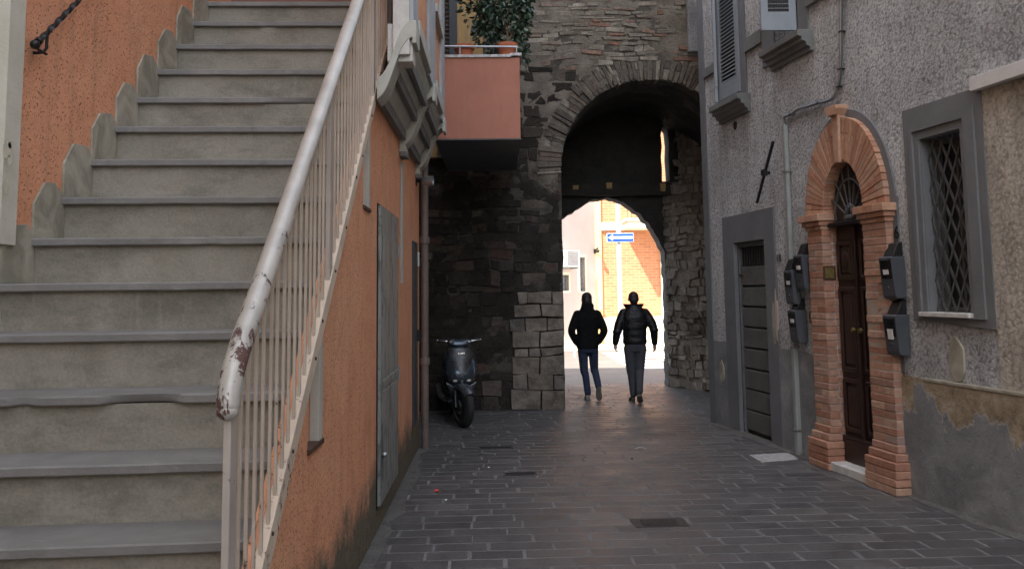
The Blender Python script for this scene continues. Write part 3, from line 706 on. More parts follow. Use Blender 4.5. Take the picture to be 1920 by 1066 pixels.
def warp(mb, a1, f1, a2, f2):
    for v in mb.bm.verts:
        p = v.co.copy(); o1 = noise.noise_vector(p*f1)*a1; o2 = noise.noise_vector(p*f2+Vector((5, 0, 0)))*a2
        k_ = min(1, max(0, abs(p.x-LJ)/.2)) if p.z < ACZ+.3 else 1
        v.co += Vector(((o1.x+o2.x)*k_, (o1.y+o2.y)*.35, o1.z+o2.z))
for k in ('stone', 'stone_far', 'stone_upper'): warp(stn[k], .07, 1.3, .035, 6.)
warp(stn['quoin'], .03, 2., .035, 6.); warp(stn['voussoir'], .03, 2., .028, 9.)
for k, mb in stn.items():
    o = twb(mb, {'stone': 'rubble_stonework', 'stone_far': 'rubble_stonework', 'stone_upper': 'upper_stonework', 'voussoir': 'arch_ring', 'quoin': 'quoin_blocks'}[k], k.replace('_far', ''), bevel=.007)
    if k == 'quoin': o['label'] = 'pale cut stone blocks at the foot of the arch'
# eroded mortar smeared over the face, thicker in places
nx, nz_ = 118, 116; vv = {}; mb = MB()
for i in range(nx+1):
    for k in range(nz_+1):
        x = -1.9+7.1*i/nx; z = -.02+6.75*k/nz_; p = Vector((x*1., 3, z*1.6))
        if (z < ACZ and LJ-.02 < x < RJ+.02) or (z >= ACZ and math.hypot(x-ACX, z-ACZ) < AR+.03): continue
        n1 = noise.noise(p*1.6); n2 = noise.noise(p*5.); n3 = noise.noise(p*13)
        vv[i, k] = (x+rnd.uniform(-.012, .012), TY+.004-.030*max(-.6, n1+.25*n2)-.012*n2-.010*n3, z+rnd.uniform(-.012, .012))
vm = {}
for (i, k) in vv:
    q = [(i, k), (i+1, k), (i+1, k+1), (i, k+1)]
    if all(a in vv for a in q):
        for a in q:
            if a not in vm: vm[a] = mb.v(vv[a])
        mb.bm.faces.new([vm[a] for a in q])
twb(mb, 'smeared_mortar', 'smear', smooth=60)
# vault and passage walls
def rough_sheet(rows_, name, m, amp=.03, fr=3.):
    mb = MB(); V = []
    for r_ in rows_:
        V.append([mb.v(Vector(p)+Vector((noise.noise(Vector(p)*fr), noise.noise(Vector(p)*fr+Vector((7, 0, 0))), noise.noise(Vector(p)*fr+Vector((0, 9, 0)))))*amp) for p in r_])
    for A, B in zip(V, V[1:]):
        for i in range(len(A)-1): mb.bm.faces.new((A[i], A[i+1], B[i+1], B[i]))
    return twb(mb, name, m, smooth=40)
rows_ = []
for k in range(28):
    y = TY+.05+2.85*k/27
    ring = [(LJ-.0, y, zz) for zz in [ACZ*q/16 for q in range(16)]] + [(ACX+(AR+.0)*math.cos(a_), y, ACZ+AR*math.sin(a_)) for a_ in [math.pi*(1-q/36) for q in range(37)]] 
    rows_.append(ring)
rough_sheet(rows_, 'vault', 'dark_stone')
seg = [(RJ, TY+.1), (3.66, 13.9), (3.62, 14.7), (3.50, 15.05), (3.03, 15.76)]
path = []
for (a, b) in zip(seg, seg[1:]):
    for k in range(8): path.append((a[0]+(b[0]-a[0])*k/8, a[1]+(b[1]-a[1])*k/8))
path.append(seg[-1])
rough_sheet([[(x+.012, y+.006, 3.60*k/30) for k in range(31)] for x, y in path], 'passage_wall', 'rubble_mortar', .06, 5)
rough_sheet([[(x+.012, y+.006, 3.60+1.4*k/12) for k in range(13)] for x, y in path if x > 3.24], 'passage_wall', 'rubble_mortar', .06, 5)
mb = MB(); seglen = [0]
for a, b in zip(path, path[1:]): seglen.append(seglen[-1]+math.dist(a, b))
def pth(s_):
    s_ = max(0, min(s_, seglen[-1]-1e-4))
    for i in range(len(path)-1):
        if seglen[i+1] > s_:
            f_ = (s_-seglen[i])/(seglen[i+1]-seglen[i]); return Vector((path[i][0]+(path[i+1][0]-path[i][0])*f_, path[i][1]+(path[i+1][1]-path[i][1])*f_, 0))
z = 0
while z < 4.7:
    h = rnd.uniform(.06, .17); s_ = rnd.uniform(0, .1)
    while s_ < seglen[-1]-.03:
        w = rnd.uniform(.06, .24); e = min(s_+w, seglen[-1]); a = pth(s_+.006); b = pth(e-.006)
        nrm = Vector((-(b-a).y, (b-a).x, 0)).normalized(); o_ = rnd.uniform(-.01, .06)
        q = lambda: Vector((rnd.uniform(-.008, .008), rnd.uniform(-.008, .008), rnd.uniform(-.012, .012)))
        lo_, hi_ = Vector((0, 0, z+.006)), Vector((0, 0, z+h-.006))
        mb.hexa([a+nrm*o_+lo_+q(), b+nrm*o_+lo_+q(), b-nrm*.1+lo_, a-nrm*.1+lo_, a+nrm*o_+hi_+q(), b+nrm*o_+hi_+q(), b-nrm*.1+hi_, a-nrm*.1+hi_])
        s_ = e
        if z+h > 3.6 and pth(s_).x < 3.26: break
    z += h
warp(mb, .05, 2., .04, 7.)
twb(mb, 'passage_rubble', 'rubble', bevel=.014)
# inner gate wall with pointed opening
IY = 15.76
pts = [(1.05, -.1), (1.05, 2.85), (1.209, 2.997), (1.434, 3.168), (1.726, 3.329), (2.016, 3.374), (2.302, 3.275), (2.586, 3.079), (2.819, 2.787), (3.0, 2.402), (3.034, 1.925), (3.023, -.1)]
fine = []
for i, (a, b) in enumerate(zip(pts, pts[1:])):
    n = max(2, int(math.dist(a, b)/.07))
    for k in range(n):
        t = k/n; s_ = 0 if (k == 0 and i == 0) else 1
        fine.append((a[0]+(b[0]-a[0])*t+rnd.uniform(-.014, .014)*s_, a[1]+(b[1]-a[1])*t+rnd.uniform(-.014, .014)*s_))
fine.append(pts[-1])
op = [(-1, -.1)]+fine+[(6, -.1), (6, 6.5), (-1, 6.5)]
slit = [(3.005, 3.655), (3.15, 3.656), (3.145, 3.9), (3.135, 4.1), (3.15, 4.35), (3.13, 4.60), (3.08, 4.68), (3.03, 4.64), (3.005, 4.50), (3.02, 4.3), (2.998, 4.1), (3.01, 3.9)]
mb = MB(); panel(mb, op, (slit,), IY, IY+.42); twb(mb, 'inner_wall', 'dark_stone')
mb = MB(); mb.hexa([(1.0, IY-.16, 3.40), (3.2, IY-.16, 3.385), (3.2, IY+.0, 3.385), (1.0, IY+.0, 3.40), (1.0, IY-.16, 3.62), (3.2, IY-.16, 3.605), (3.2, IY, 3.605), (1.0, IY, 3.62)])
M['beam'] = plain('dark_beam', (.02, .017, .014), (.045, .038, .03), .95, 6, .01, bsc=18)  # very dark matt timber
o = twb(mb, 'timber_beam', 'beam', bevel=.01)
for x in (1.42, 2.02, 2.98): mb = MB(); mb.box(x-.045, x+.05, IY-.185, IY-.16, 3.47+rnd.uniform(-.01, .05), 3.57+rnd.uniform(-.01, .05), .008); twb(mb, 'yellow_tab', 'ochre')
# tower top and rear
mb = MB(); mb.box(-3, 7, TY+.9, IY, 5.05, 6.5); twb(mb, 'roof_mass', 'dark_stone')
mb = MB(); mb.box(3.76, 7, TY+.9, IY-.001, -.1, 5.05); mb.box(-3, .93, TY+.9, IY-.001, -.1, 5.05); twb(mb, 'side_mass', 'dark_stone')
# white rendered corner block above the arch
mb = MB(); mb.box(2.93, 3.9, TY-.10, TY+.1, 5.28, 6.7); o = twb(mb, 'rendered_patch', 'roughcast_white', bevel=.01); o['label'] = 'pale rendered patch beside the grey house corner'
# ochre panel, shutter behind balcony
mb = MB(); mb.box(-1.75, -.18, TY-.12, TY+.05, 3.7, 6.7); twb(mb, 'ochre_wall', 'ochre')
sh = MB(); x0, x1 = -.86, -.58
sh.box(x1-.10, x1+.02, TY-.19, TY-.12, 3.6, 6.4); o = twb(sh, 'balcony_shutter', 'dark_shutter', bevel=.004)
mb = MB()
for k in range(40):
    z = 3.7+.066*k; mb.hexa([(x0, TY-.175, z), (x1-.1, TY-.175, z), (x1-.1, TY-.14, z+.03), (x0, TY-.14, z+.03), (x0, TY-.175, z+.012), (x1-.1, TY-.175, z+.012), (x1-.1, TY-.14, z+.042), (x0, TY-.14, z+.042)])
bmesh.ops.transform(mb.bm, matrix=Matrix.Translation((-2.3, -TY, 0)), verts=mb.bm.verts); mb.build('slats', 'dark_shutter', o)

# ------------------------------------------------------------------ balcony
BF = 10.32
bx0, bx1 = -.70, .297
bl = thing('balcony', 'terracotta rendered box balcony with a worn marble top between house and tower', 'balcony', (-.15, BF, 3.52))
def blb(mb, name, m, **k):
    bmesh.ops.transform(mb.bm, matrix=Matrix.Translation((.15, -BF, -3.52)), verts=mb.bm.verts); return mb.build(name, m, bl, **k)
mb = MB(); mb.box(bx0, bx1, BF, BF+.10, 3.52, 4.50); mb.box(bx1-.10, bx1-.001, BF+.10, TY-.12, 3.52, 4.499); blb(mb, 'parapet', 'terracotta_wall', bevel=.003)
mb = MB(); mb.box(bx0-.02, bx1+.004, BF-.004, TY-.02, 3.505, 3.5195); mb.box(bx0, bx1-.10, BF+.10, TY-.13, 3.523, 3.68); blb(mb, 'floor', 'grey_dark')
mb = MB(); mb.box(bx0, bx1-.10, BF-.025, BF+.13, 4.50, 4.535); mb.box(bx1-.115, bx1+.025, BF-.03, TY-.14, 4.515, 4.55); blb(mb, 'coping', 'marble_dirty', bevel=.003)
rl = MB(); zr = 4.66
rl.tube([(bx0-.1, BF+.05, zr), (bx1-.03, BF+.05, zr-.015)], .013, 8); rl.tube([(bx1-.03, BF+.05, zr-.015), (bx1-.03, TY-.2, zr-.015)], .013, 8)
for x in (-.42, bx1-.035): rl.tube([(x, BF+.05, 4.53), (x, BF+.05, zr)], .011, 8)
blb(rl, 'top_rail', 'galv', smooth=50)
def pot(x, y, z, r, h, lab):
    t = thing('flower_pot', lab, 'flower pot', (x, y, z), 0, 'clay pots on the balcony')
    MB().lathe([(.001, 0), (r*.68, 0), (r*.72, .01), (r*.94, h*.80), (r*1.08, h*.80), (r*1.08, h), (r*.96, h), (r*.92, h*.9), (.001, h*.9)], 26).build('pot', 'clay', t, smooth=40)
    mb = MB(); mb.lathe([(.001, h*.9), (r*.91, h*.9), (r*.9, h*.915), (.001, h*.93)], 20); mb.build('soil', 'soil', t)
    return t
PZ = 4.535
p1 = pot(-.37, BF+.20, PZ-.09, .115, .26, 'smaller clay pot of dry sticks on the balcony ledge')
p2 = pot(.155, BF+.22, PZ-.06, .125, .25, 'wide clay pot under the leafy shrub on the balcony ledge')
ft = MB(); ft.box(-.55, .19, BF+.101, BF+.42, 4.38, 4.44); blb(ft, 'plant_shelf', 'grey_dark', bevel=.003)
t = thing('dry_sticks', 'bundle of bare pale sticks standing in the smaller clay pot', 'dry plant', (-.37, BF+.20, PZ+.13))
for k in range(9):
    a = rnd.uniform(0, 6.3); r_ = rnd.uniform(.01, .07); h = rnd.uniform(.26, .42)
    mb = MB(); mb.tube([(r_*math.cos(a), r_*math.sin(a), 0), (r_*1.3*math.cos(a), r_*1.3*math.sin(a), h*.5), (r_*1.7*math.cos(a)+rnd.uniform(-.02, .02), r_*1.5*math.sin(a), h)], [.006, .005, .003], 5); mb.build('stick', 'twig', t)
def leaf(mb, c, s_, dirv):
    d = Vector(dirv).normalized(); sd = d.cross(Vector((rnd.uniform(-1, 1), rnd.uniform(-1, 1), rnd.uniform(-1, 1)))).normalized()
    nn = d.cross(sd); a = Vector(c); w = s_*.28
    pts = [a, a+d*s_*.35+sd*w+nn*w*.3, a+d*s_*.75+sd*w*.7+nn*w*.1, a+d*s_-nn*w*.4, a+d*s_*.75-sd*w*.7+nn*w*.1, a+d*s_*.35-sd*w+nn*w*.3]
    mid = a+d*s_*.5-nn*w*.15
    V = [mb.v(p) for p in pts]; c_ = mb.v(mid)
    for i in range(6): mb.bm.faces.new((V[i], V[(i+1) % 6], c_))
def shrub(name, lab, cat, base, blobs, nleaf, s_, m, stems, pale=0):
    t = thing(name, lab, cat, base)
    mb = MB(); mp = MB(); b = Vector(base)
    for k in range(nleaf):
        c, r_ = rnd.choices(blobs, [q[1][0]*q[1][2] for q in blobs])[0]
        u = Vector((rnd.gauss(0, 1), rnd.gauss(0, 1), rnd.gauss(0, 1))).normalized()*rnd.random()**.45
        p = Vector(c)+Vector((u.x*r_[0], u.y*r_[1], u.z*r_[2]))-b
        if noise.noise(p*5+Vector((3, 1, 8))) < -.22: continue
        dv = u+Vector((rnd.uniform(-.8, .8), rnd.uniform(-.8, .8), rnd.uniform(-.9, .5)))
        leaf(mp if rnd.random() < pale else mb, p, s_*rnd.uniform(.6, 1.25), dv)
    mb.build('foliage', m, t)
    if pale: mp.build('pale_leaves', 'leaf_pale', t)
    else: mp.bm.free()
    mb = MB()
    for q in stems: mb.tube([Vector(p)-b for p in q], [.016*(1-.6*i/len(q)) for i in range(len(q))], 6)
    mb.build('stem', 'stem', t); return t
shrub('leafy_shrub', 'dark glossy shrub filling the balcony above the terracotta parapet', 'shrub', (.155, BF+.22, PZ+.16),
      [((.16, BF+.35, 5.25), (.30, .28, .42)), ((-.12, BF+.45, 5.35), (.32, .3, .38)), ((.30, BF+.30, 4.95), (.14, .2, .3)), ((-.02, BF+.4, 4.95), (.28, .22, .28)), ((.10, BF+.5, 5.8), (.42, .4, .35)), ((.36, BF+.28, 5.35), (.12, .2, .35)), ((.36, BF+.25, 4.62), (.07, .12, .16))],
      3600, .075, 'leaf', [[(.155, BF+.22, PZ+.16), (.16, BF+.24, 5.0), (.19, BF+.28, 5.4), (.25, BF+.3, 5.9)], [(.15, BF+.22, 4.9), (.02, BF+.32, 5.3), (-.1, BF+.4, 5.7)], [(.155, BF+.22, 4.75), (.3, BF+.26, 5.0), (.36, BF+.28, 5.3)]], .10)

# ------------------------------------------------------------------ right house
rh = thing('grey_house', 'grey roughcast house with brick arched doorway, barred window and slatted shutters', 'house', RW.o, RW.a)
def rb(name, m, boxes, parent=None, bevel=.003, label=None):
    mb = MB()
    for b in boxes: mb.box(*b)
    return mb.build(name, m, parent or rh, bevel=bevel, label=label)
GD = rect(.92, 1.74, -.05, 2.27); WN = rect(4.62, 5.13, 1.50, 2.91)
DC = 3.50; DA = .355; SPZ = 2.43; RISE = .48; PW = {-1: .28, 1: .36}
ar_in = [(DC+DA*math.cos(t), SPZ+RISE*math.sin(t)) for t in [math.pi*k/20 for k in range(21)]]
S1 = rect(.72, 1.30, 4.02, 5.75); S2 = rect(2.20, 2.74, 4.33, 5.9)
wall_out = [(0, -.1), (.92, -.1), (.92, 2.27), (1.74, 2.27), (1.74, -.1), (DC-DA, -.1)]+ar_in[::-1]+[(DC+DA, -.1), (9.5, -.1), (9.5, 3.16), (9.5, 9), (0, 9)]
mb = MB(); panel(mb, wall_out, (WN, S1, S2), 0, .42); mb.build('wall', 'roughcast', rh)
mb = MB(); mb.box(.001, 9.4, .42, .5, -.1, 9); mb.build('inner_wall', 'dark', rh)
mb = MB(); mb.box(.002, 9.4, .5, 5, -.1, 11); mb.box(9.401, 22, .0, 5, -.1, 11); mb.build('block', 'roughcast', rh)
# warm coloured wall nearer the camera
beige = [(5.385, .97), (9.4, .97), (9.4, 3.14), (5.385, 3.14)]
mb = MB(); mb.prism(beige, -.010, -.001); mb.build('beige_wall', 'roughcast_warm', rh)
rb('stone_band', 'white_band', [(5.34, 9.4, -.07, .0, 3.145, 3.245)])
# grey painted corner strip, plinths
rb('corner_strip', 'grey_paint', [(-.012, .17, -.014, .0, -.05, 8.9)])
zf = lambda x: 1.06+.02*noise.noise((x*2, 0, 4))
def strip(name, m, xs, z0, y0, y1, ztop):
    pts = [(xs[0], z0)]+[(xs[1], z0)]
    n = max(2, int((xs[1]-xs[0])/.06))
    for k in range(n, -1, -1):
        x = xs[0]+(xs[1]-xs[0])*k/n; pts.append((x, ztop(x)))
    mb = MB(); panel(mb, pts, (), y0, y1); return mb.build(name, m, rh)
strip('plinth', 'plinth', (.17, .60), -.05, -.013, .0, zf)
strip('plinth', 'plinth', (2.0, 2.90), -.05, -.013, .0, zf)
strip('plinth', 'plinth', (4.16, 9.4), -.05, -.022, .0, lambda x: .975+.018*noise.noise((x*4, 2, 4))+.012*noise.noise((x*15, 2, 4)))
rb('ledge_crust', 'skirting', [(4.5+.0, 9.4, -.028, -.0, .955, .985)], bevel=.006)
# pale plaster scars
for (cx_, cz_, rx_, rz_, m) in ((4.93, 1.155, .085, .17, 'skirting'), (1.92, 1.33, .05, .24, 'skirting'), (1.98, 1.42, .025, .30, 'outer_pink'), (.42, .68, .07, .14, 'skirting')):
    pts = [(cx_+rx_*math.cos(a)*(1+.25*noise.noise((a, cx_, 0))), cz_+rz_*math.sin(a)*(1+.2*noise.noise((a*1.5, cz_, 0)))) for a in [2*math.pi*k/28 for k in range(28)]]
    mb = MB(); mb.prism(pts, -.022, -.001); mb.build('plaster_scar', m, rh, bevel=.003)
# grey door with board leaf
fr_ = [(.60, -.05), (.915, -.05), (.915, 2.272), (1.745, 2.272), (1.745, -.05), (2.0, -.05), (2.0, 2.61), (.60, 2.60)]
mb = MB(); panel(mb, fr_, (), -.02, .0); mb.build('door_surround', 'grey_paint', rh, bevel=0)
gd = rb('garage_door', 'grey_dark', [(.925, 1.735, .085, .12, .0, 2.265)], bevel=0, label='narrow grey door of horizontal boards under a small barred vent')
z = .04
for k in range(8):
    h = .243; q = rnd.uniform(-.003, .003)
    mb = MB(); mb.box(.965, 1.705, .045+q, .085, z+.012, z+h-.010+rnd.uniform(-.004, .004)); mb.build('board', 'grey_boards', gd, bevel=.006); z += h
mb = MB(); panel(mb, [(.921, -.05), (.921, 2.269), (1.739, 2.269), (1.739, -.05), (1.732, -.05), (1.732, 2.262), (.928, 2.262), (.928, -.05)], (), -.002, .15); mb.build('door_reveal', 'grey_paint', rh)
mb = MB(); mb.box(.929, .965, .02, .084, .0, 2.26); mb.box(1.705, 1.731, .02, .084, .0, 2.26); mb.box(.965, 1.705, .02, .084, 2.21, 2.26); mb.build('frame', 'grey_dark', gd, bevel=.004)
mb = MB()
for k in range(10): x = 1.02+.07*k; mb.tube([(x, .06, 1.97), (x, .055, 2.10), (x+.006, .06, 2.22)], .0075, 6)
mb.tube([(.98, .05, 2.0), (1.71, .05, 2.0)], .006, 6); mb.build('vent_bars', 'iron', gd)
mb = MB(); mb.tube([(1.0, .05, 1.88), (1.0, .01, 1.88)], .02, 8); mb.build('bolt', 'rust', gd)
# barred window
fr_ = [(4.43, 1.45), (4.43, 3.185), (5.385, 3.175), (5.385, 1.40)]
mb = MB(); panel(mb, fr_, (WN,), -.018, .0); mb.build('window_surround', 'grey_paint', rh)
mb = MB(); panel(mb, [(4.52, 1.47), (4.52, 3.06), (5.30, 3.06), (5.30, 1.47)], (rect(4.56, 5.185, 1.46+.02, 2.98),), -.035, -.017); mb.build('window_surround', 'grey_paint', rh)
wd = rb('window', 'dark', [(4.622, 5.128, .17, .20, 1.502, 2.908)], bevel=0, label='dark barred window set deep in a grey surround')
mb = MB(); panel(mb, rect(4.623, 5.127, 1.503, 2.907), (rect(4.67, 5.08, 1.55, 2.86),), .13, .165); mb.box(4.86, 4.885, .135, .164, 1.55, 2.86); mb.build('frame', 'grey_dark', wd, bevel=.003)
mb = MB(); panel(mb, rect(4.621, 5.129, 1.501, 2.909), (rect(4.628, 5.122, 1.508, 2.902),), -.002, .169); mb.build('window_reveal', 'grey_paint', rh)
mb = MB(); W_, H_ = .44, 1.40; sp = .118; slope = 2.05
for s_ in (1, -1):
    k = -12
    while k < 24:
        x0 = 4.625+k*sp*1.0; pts = []
        # line x = x0 + s*(z-1.505)/slope ; clip in window
        za, zb = 1.505, 2.905
        xa = x0; xb = x0+s_*(zb-za)/slope
        t0, t1 = 0., 1.
        dx = xb-xa
        ta, tb = (4.627-xa)/dx, (5.123-xa)/dx
        t0 = max(t0, min(ta, tb)); t1 = min(t1, max(ta, tb))
        if t1-t0 > .03:
            a = Vector((xa+dx*t0, .055 if s_ > 0 else .062, za+(zb-za)*t0)); b = Vector((xa+dx*t1, .055 if s_ > 0 else .062, za+(zb-za)*t1))
            d = (b-a).normalized(); w = Vector((-d.z, 0, d.x))*.0085; th = Vector((0, .005 if s_ > 0 else .012, 0))
            mb.hexa([a-w, a+w, a+w+th, a-w+th, b-w, b+w, b+w+th, b-w+th])
        k += 1
mb.build('grille', 'bars', wd)
rb('marble_sill', 'marble', [(4.56, 5.16, -.065, .12, 1.478, 1.512)])
# shutters
def slats(mb, x0, x1, z0, z1, y, pitch=.048, th=.012, dep=.03):
    z = z0
    while z < z1-.02:
        mb.hexa([(x0, y, z), (x1, y, z), (x1, y+dep, z+.026), (x0, y+dep, z+.026), (x0, y, z+th), (x1, y, z+th), (x1, y+dep, z+.026+th), (x0, y+dep, z+.026+th)]); z += pitch
def leafpanel(name, w, h, parent, loc, rz, label=None, nsec=1):
    mb = MB(); panel(mb, rect(0, w, 0, h), (rect(.075, w-.075, .20, h-.10),), -.018, .018); o = mb.build(name, 'shutter', parent, bevel=.002, label=label)
    o.location = loc; o.rotation_euler = (0, 0, rz)
    mb = MB(); slats(mb, .072, w-.072, .205, h-.11, -.014); mb.build('slats', 'shutter', o)
    mb = MB(); mb.box(.06, w-.06, .012, .016, .19, h-.09); mb.build('backing', 'dark', o)
    return o
def sill(x0, x1, z):
    prof = [(0, z), (-.17, z), (-.17, z-.065), (-.125, z-.075), (-.125, z-.115), (-.085, z-.125), (-.075, z-.165), (-.04, z-.175), (-.035, z-.215), (0, z-.215)]
    mb = MB(); mb.prism(prof, x0+.0, x1-.0, 'x'); return mb.build('window_sill', 'grey_sill', rh, bevel=.004)
def surround(x0, x1, z0, z1, hole):
    mb = MB(); panel(mb, rect(x0, x1, z0, z1), (hole,), -.02, .0); mb.build('window_surround', 'grey_paint', rh)
surround(.56, 1.46, 3.99, 5.9, rect(.718, 1.302, 4.018, 5.76)); surround(1.90, 2.95, 4.20, 6.05, rect(2.198, 2.742, 4.328, 5.91))
sill(.66, 1.52, 4.00); sill(2.12, 3.01, 4.32)
leafpanel('shutter', .60, 1.62, rh, (.71, -.03, 4.07), 0, 'closed slatted shutter on the left upper window')
leafpanel('shutter', .06, 1.62, rh, (.655, -.06, 4.06), R(-18)).name = 'shutter_edge'
a = leafpanel('shutter', .37, 1.50, rh, (2.73, -.03, 4.39), R(-99), 'open slatted shutter swung out beside the right upper window')
rb('shutter_leaf', 'shutter', [(2.21, 2.44, .10, .13, 4.335, 5.89)])
rb('string_course', 'grey_sill', [(1.46, 1.90, -.035, .0, 4.50, 4.66)])
rb('string_course', 'grey_sill', [(.17, .56, -.03, .0, 4.50, 4.62)])
rb('string_course', 'grey_sill', [(2.95, 5.5, -.04, .0, 4.57, 4.74)])
# vent hole
mb = MB(); mb.lathe([(.001, -.004), (.045, -.004), (.055, 0), (.001, .0)], 16, (1.06, 0, 3.70), 'y'); mb.build('vent_hole', 'dark', rh)
# wall tie
t = on(RW, 'wall_anchor', 'black iron wall anchor bar slanting on the grey roughcast', 'wall anchor', 1.93, -.06, 3.0)
mb = MB(); mb.hexa([(-.25, -.012, -.315), (-.215, -.012, -.325), (-.215, .012, -.325), (-.25, .012, -.315), (.215, -.012, .325), (.255, -.012, .31), (.255, .012, .31), (.215, .012, .325)]); mb.build('bar', 'iron', t, bevel=.005)
mb = MB(); mb.box(-.035, .035, -.035, .02, -.035, .035); mb.tube([(0, -.02, 0), (0, .06, 0)], .02, 10); mb.build('knot', 'iron', t, bevel=.008)
# downpipe and conduit
t = on(RW, 'drainpipe', 'grey square drainpipe on the right wall between the grey door and the mailboxes', 'drainpipe', 2.385, -.03, 0)
mb = MB(); mb.box(-.035, .035, -.03, .03, 0, 1.10); mb.build('lower_pipe', 'pipe', t, bevel=.008)
mb = MB(); mb.box(-.028, .028, -.024, .024, 1.101, 3.46); mb.build('upper_pipe', 'pipe', t, bevel=.006)
for z in (1.1, 2.95, .25): mb = MB(); mb.box(-.04, .04, -.034, .05, z-.012, z+.012); mb.build('clamp', 'galv', t, bevel=.003)
pp = [RW.l(*p, .03) for p in ((1478, 243), (1477, 226), (1483, 215), (1496, 205), (1515, 199), (1535, 193), (1555, 188), (1565, 180), (1572, 163), (1576, 130), (1577, 60), (1577, -60))]
pp[0] = (2.385, 3.44); pp[1] = (2.385, 3.54)
t = on(RW, 'wall_cable', 'thick grey cable curving up the roughcast wall above the drainpipe', 'cable', pp[0][0], -.03, pp[0][1])
P = [Vector((x-pp[0][0], 0, z-pp[0][1])) for x, z in pp]
def smooth_path(P, n=5):
    out = []
    for i in range(len(P)-1):
        p0, p1, p2, p3 = P[max(i-1, 0)], P[i], P[i+1], P[min(i+2, len(P)-1)]
        for k in range(n):
            t = k/n; out.append(.5*((2*p1)+(p2-p0)*t+(2*p0-5*p1+4*p2-p3)*t*t+(3*p1-p0-3*p2+p3)*t**3))
    return out+[P[-1]]
mb = MB(); mb.tube(smooth_path(P), .017, 8); mb.build('cable', 'galv', t, smooth=60)
mb = MB(); mb.tube(smooth_path([p+Vector((.022, -.002, .012)) for p in P]), .009, 6); mb.build('thin_cable', 'cable', t, smooth=60)
mb = MB()
for i in (2, 5, 8, 9, 10): p = P[i]; mb.box(p.x-.02, p.x+.03, -.02, .03, p.z-.006, p.z+.006)
mb.build('clips', 'iron', t)
# brick doorway
dw = on(RW, 'brick_doorway', 'arched brick doorway with flared piers around a dark wooden door', 'doorway', DC, 0, 0)
X0 = lambda x: x-DC
bk = MB()
PL = DC-DA
for side in (-1, 1):
    z = .0; k = 0
    inn = side*DA; outw = side*(DA+PW[side])
    while z < 2.26:
        h = .066
        flare = .07 if z < .20 else (.07*(1-(z-.20)/.16) if z < .36 else 0)
        o_ = -.085-flare
        a, b = sorted((inn-side*(.006+flare*.6), outw+side*flare*.8))
        # front course: alternate one and two bricks; reveal course
        cut = [a, b] if k % 2 else [a, (a+b)/2+rnd.uniform(-.02, .02), b]
        if z < .20: cut = [a, b]
        for c0, c1 in zip(cut, cut[1:]):
            bk.box(c0+.0016, c1-.0016, o_+rnd.uniform(-.005, .003), .02, z+.002, z+h-.002, .0022)
        rc = [.021, .20] if k % 2 else [.021, .09, .20]
        r0, r1 = sorted((inn-side*.006, inn+side*.07))
        for c0, c1 in zip(rc, rc[1:]): bk.box(r0, r1, c0+.002, c1-.002, z+.003, z+h-.003, .0015)
        z += h+.001; k += 1
bk.build('pier_bricks', 'brick', dw, bevel=.0055)
mb = MB()
for side in (-1, 1):
    a, b = sorted((side*(DA+.004), side*(DA+PW[side]-.005))); mb.box(a, b, -.0825, .41, .0, 2.28)
mb.build('pier_mortar', 'brick_mortar', dw)
mb = MB()                                             # imposts
for side in (-1, 1):
    for (z0, z1, e) in ((2.275, 2.315, .015), (2.317, 2.36, .04), (2.362, 2.43, .065)):
        a, b = sorted((side*(DA-e*.7), side*(DA+PW[side]+e)))
        n = 3; yy0 = -.085-e
        for k in range(n): mb.box(a+(b-a)*k/n+.002, a+(b-a)*(k+1)/n-.002, yy0, .30, z0, z1, .001)
mb.build('impost', 'brick_arch', dw, bevel=.004)
mb = MB(); n = 40                                    # voussoirs
for k in range(n):
    t0, t1 = math.pi*k/n+.004, math.pi*(k+1)/n-.004
    def pt(t, f): return ((DA+.335*f)*math.cos(t), SPZ+(RISE+.40*f)*math.sin(t))
    def P4(f0, f1): return [pt(t0, f0), pt(t0, f1), pt(t1, f1), pt(t1, f0)]
    y = -.07+rnd.uniform(-.004, .004); e = rnd.uniform(-.015, .01)
    for (f0, f1) in (((-.025, 1+e),) if k % 2 else ((-.025, .62), (.635, 1+e))):
        q = P4(f0, f1); mb.hexa([(a, y, b) for a, b in q]+[(a, .38, b) for a, b in q])
mb.build('arch_bricks', 'brick_arch', dw, bevel=.003)
mb = MB(); q = [((DA+.34+.07)*math.cos(t), SPZ+(RISE+.40+.07)*math.sin(t)) for t in [math.pi*k/30 for k in range(31)]]
q += [((DA+.3)*math.cos(t), SPZ+(RISE+.36)*math.sin(t)) for t in [math.pi*k/30 for k in range(30, -1, -1)]]
panel(mb, q, (), -.018, .001); mb.prism([(DA+.32, 1.0), (DA+.41, 1.0), (DA+.43, SPZ+.05), (DA+.32, SPZ+.1)], -.0175, .001); mb.build('mortar_rim', 'grey_paint', dw)
mb = MB(); mb.prism([(-.04, SPZ+RISE-.03), (.04, SPZ+RISE-.03), (.06, SPZ+RISE+.42), (-.06, SPZ+RISE+.42)], -.10, .0); mb.prism([(-.055, SPZ+RISE+.42), (.055, SPZ+RISE+.42), (.095, SPZ+RISE+.475), (.095, SPZ+RISE+.51), (-.095, SPZ+RISE+.51), (-.095, SPZ+RISE+.475)], -.14, .0); mb.build('keystone', 'brick_arch', dw, bevel=.006)
mb = MB(); mb.box(-DA-.03, DA+.03, -.13, .42, .0, .085); mb.build('threshold', 'marble', dw, bevel=.008)
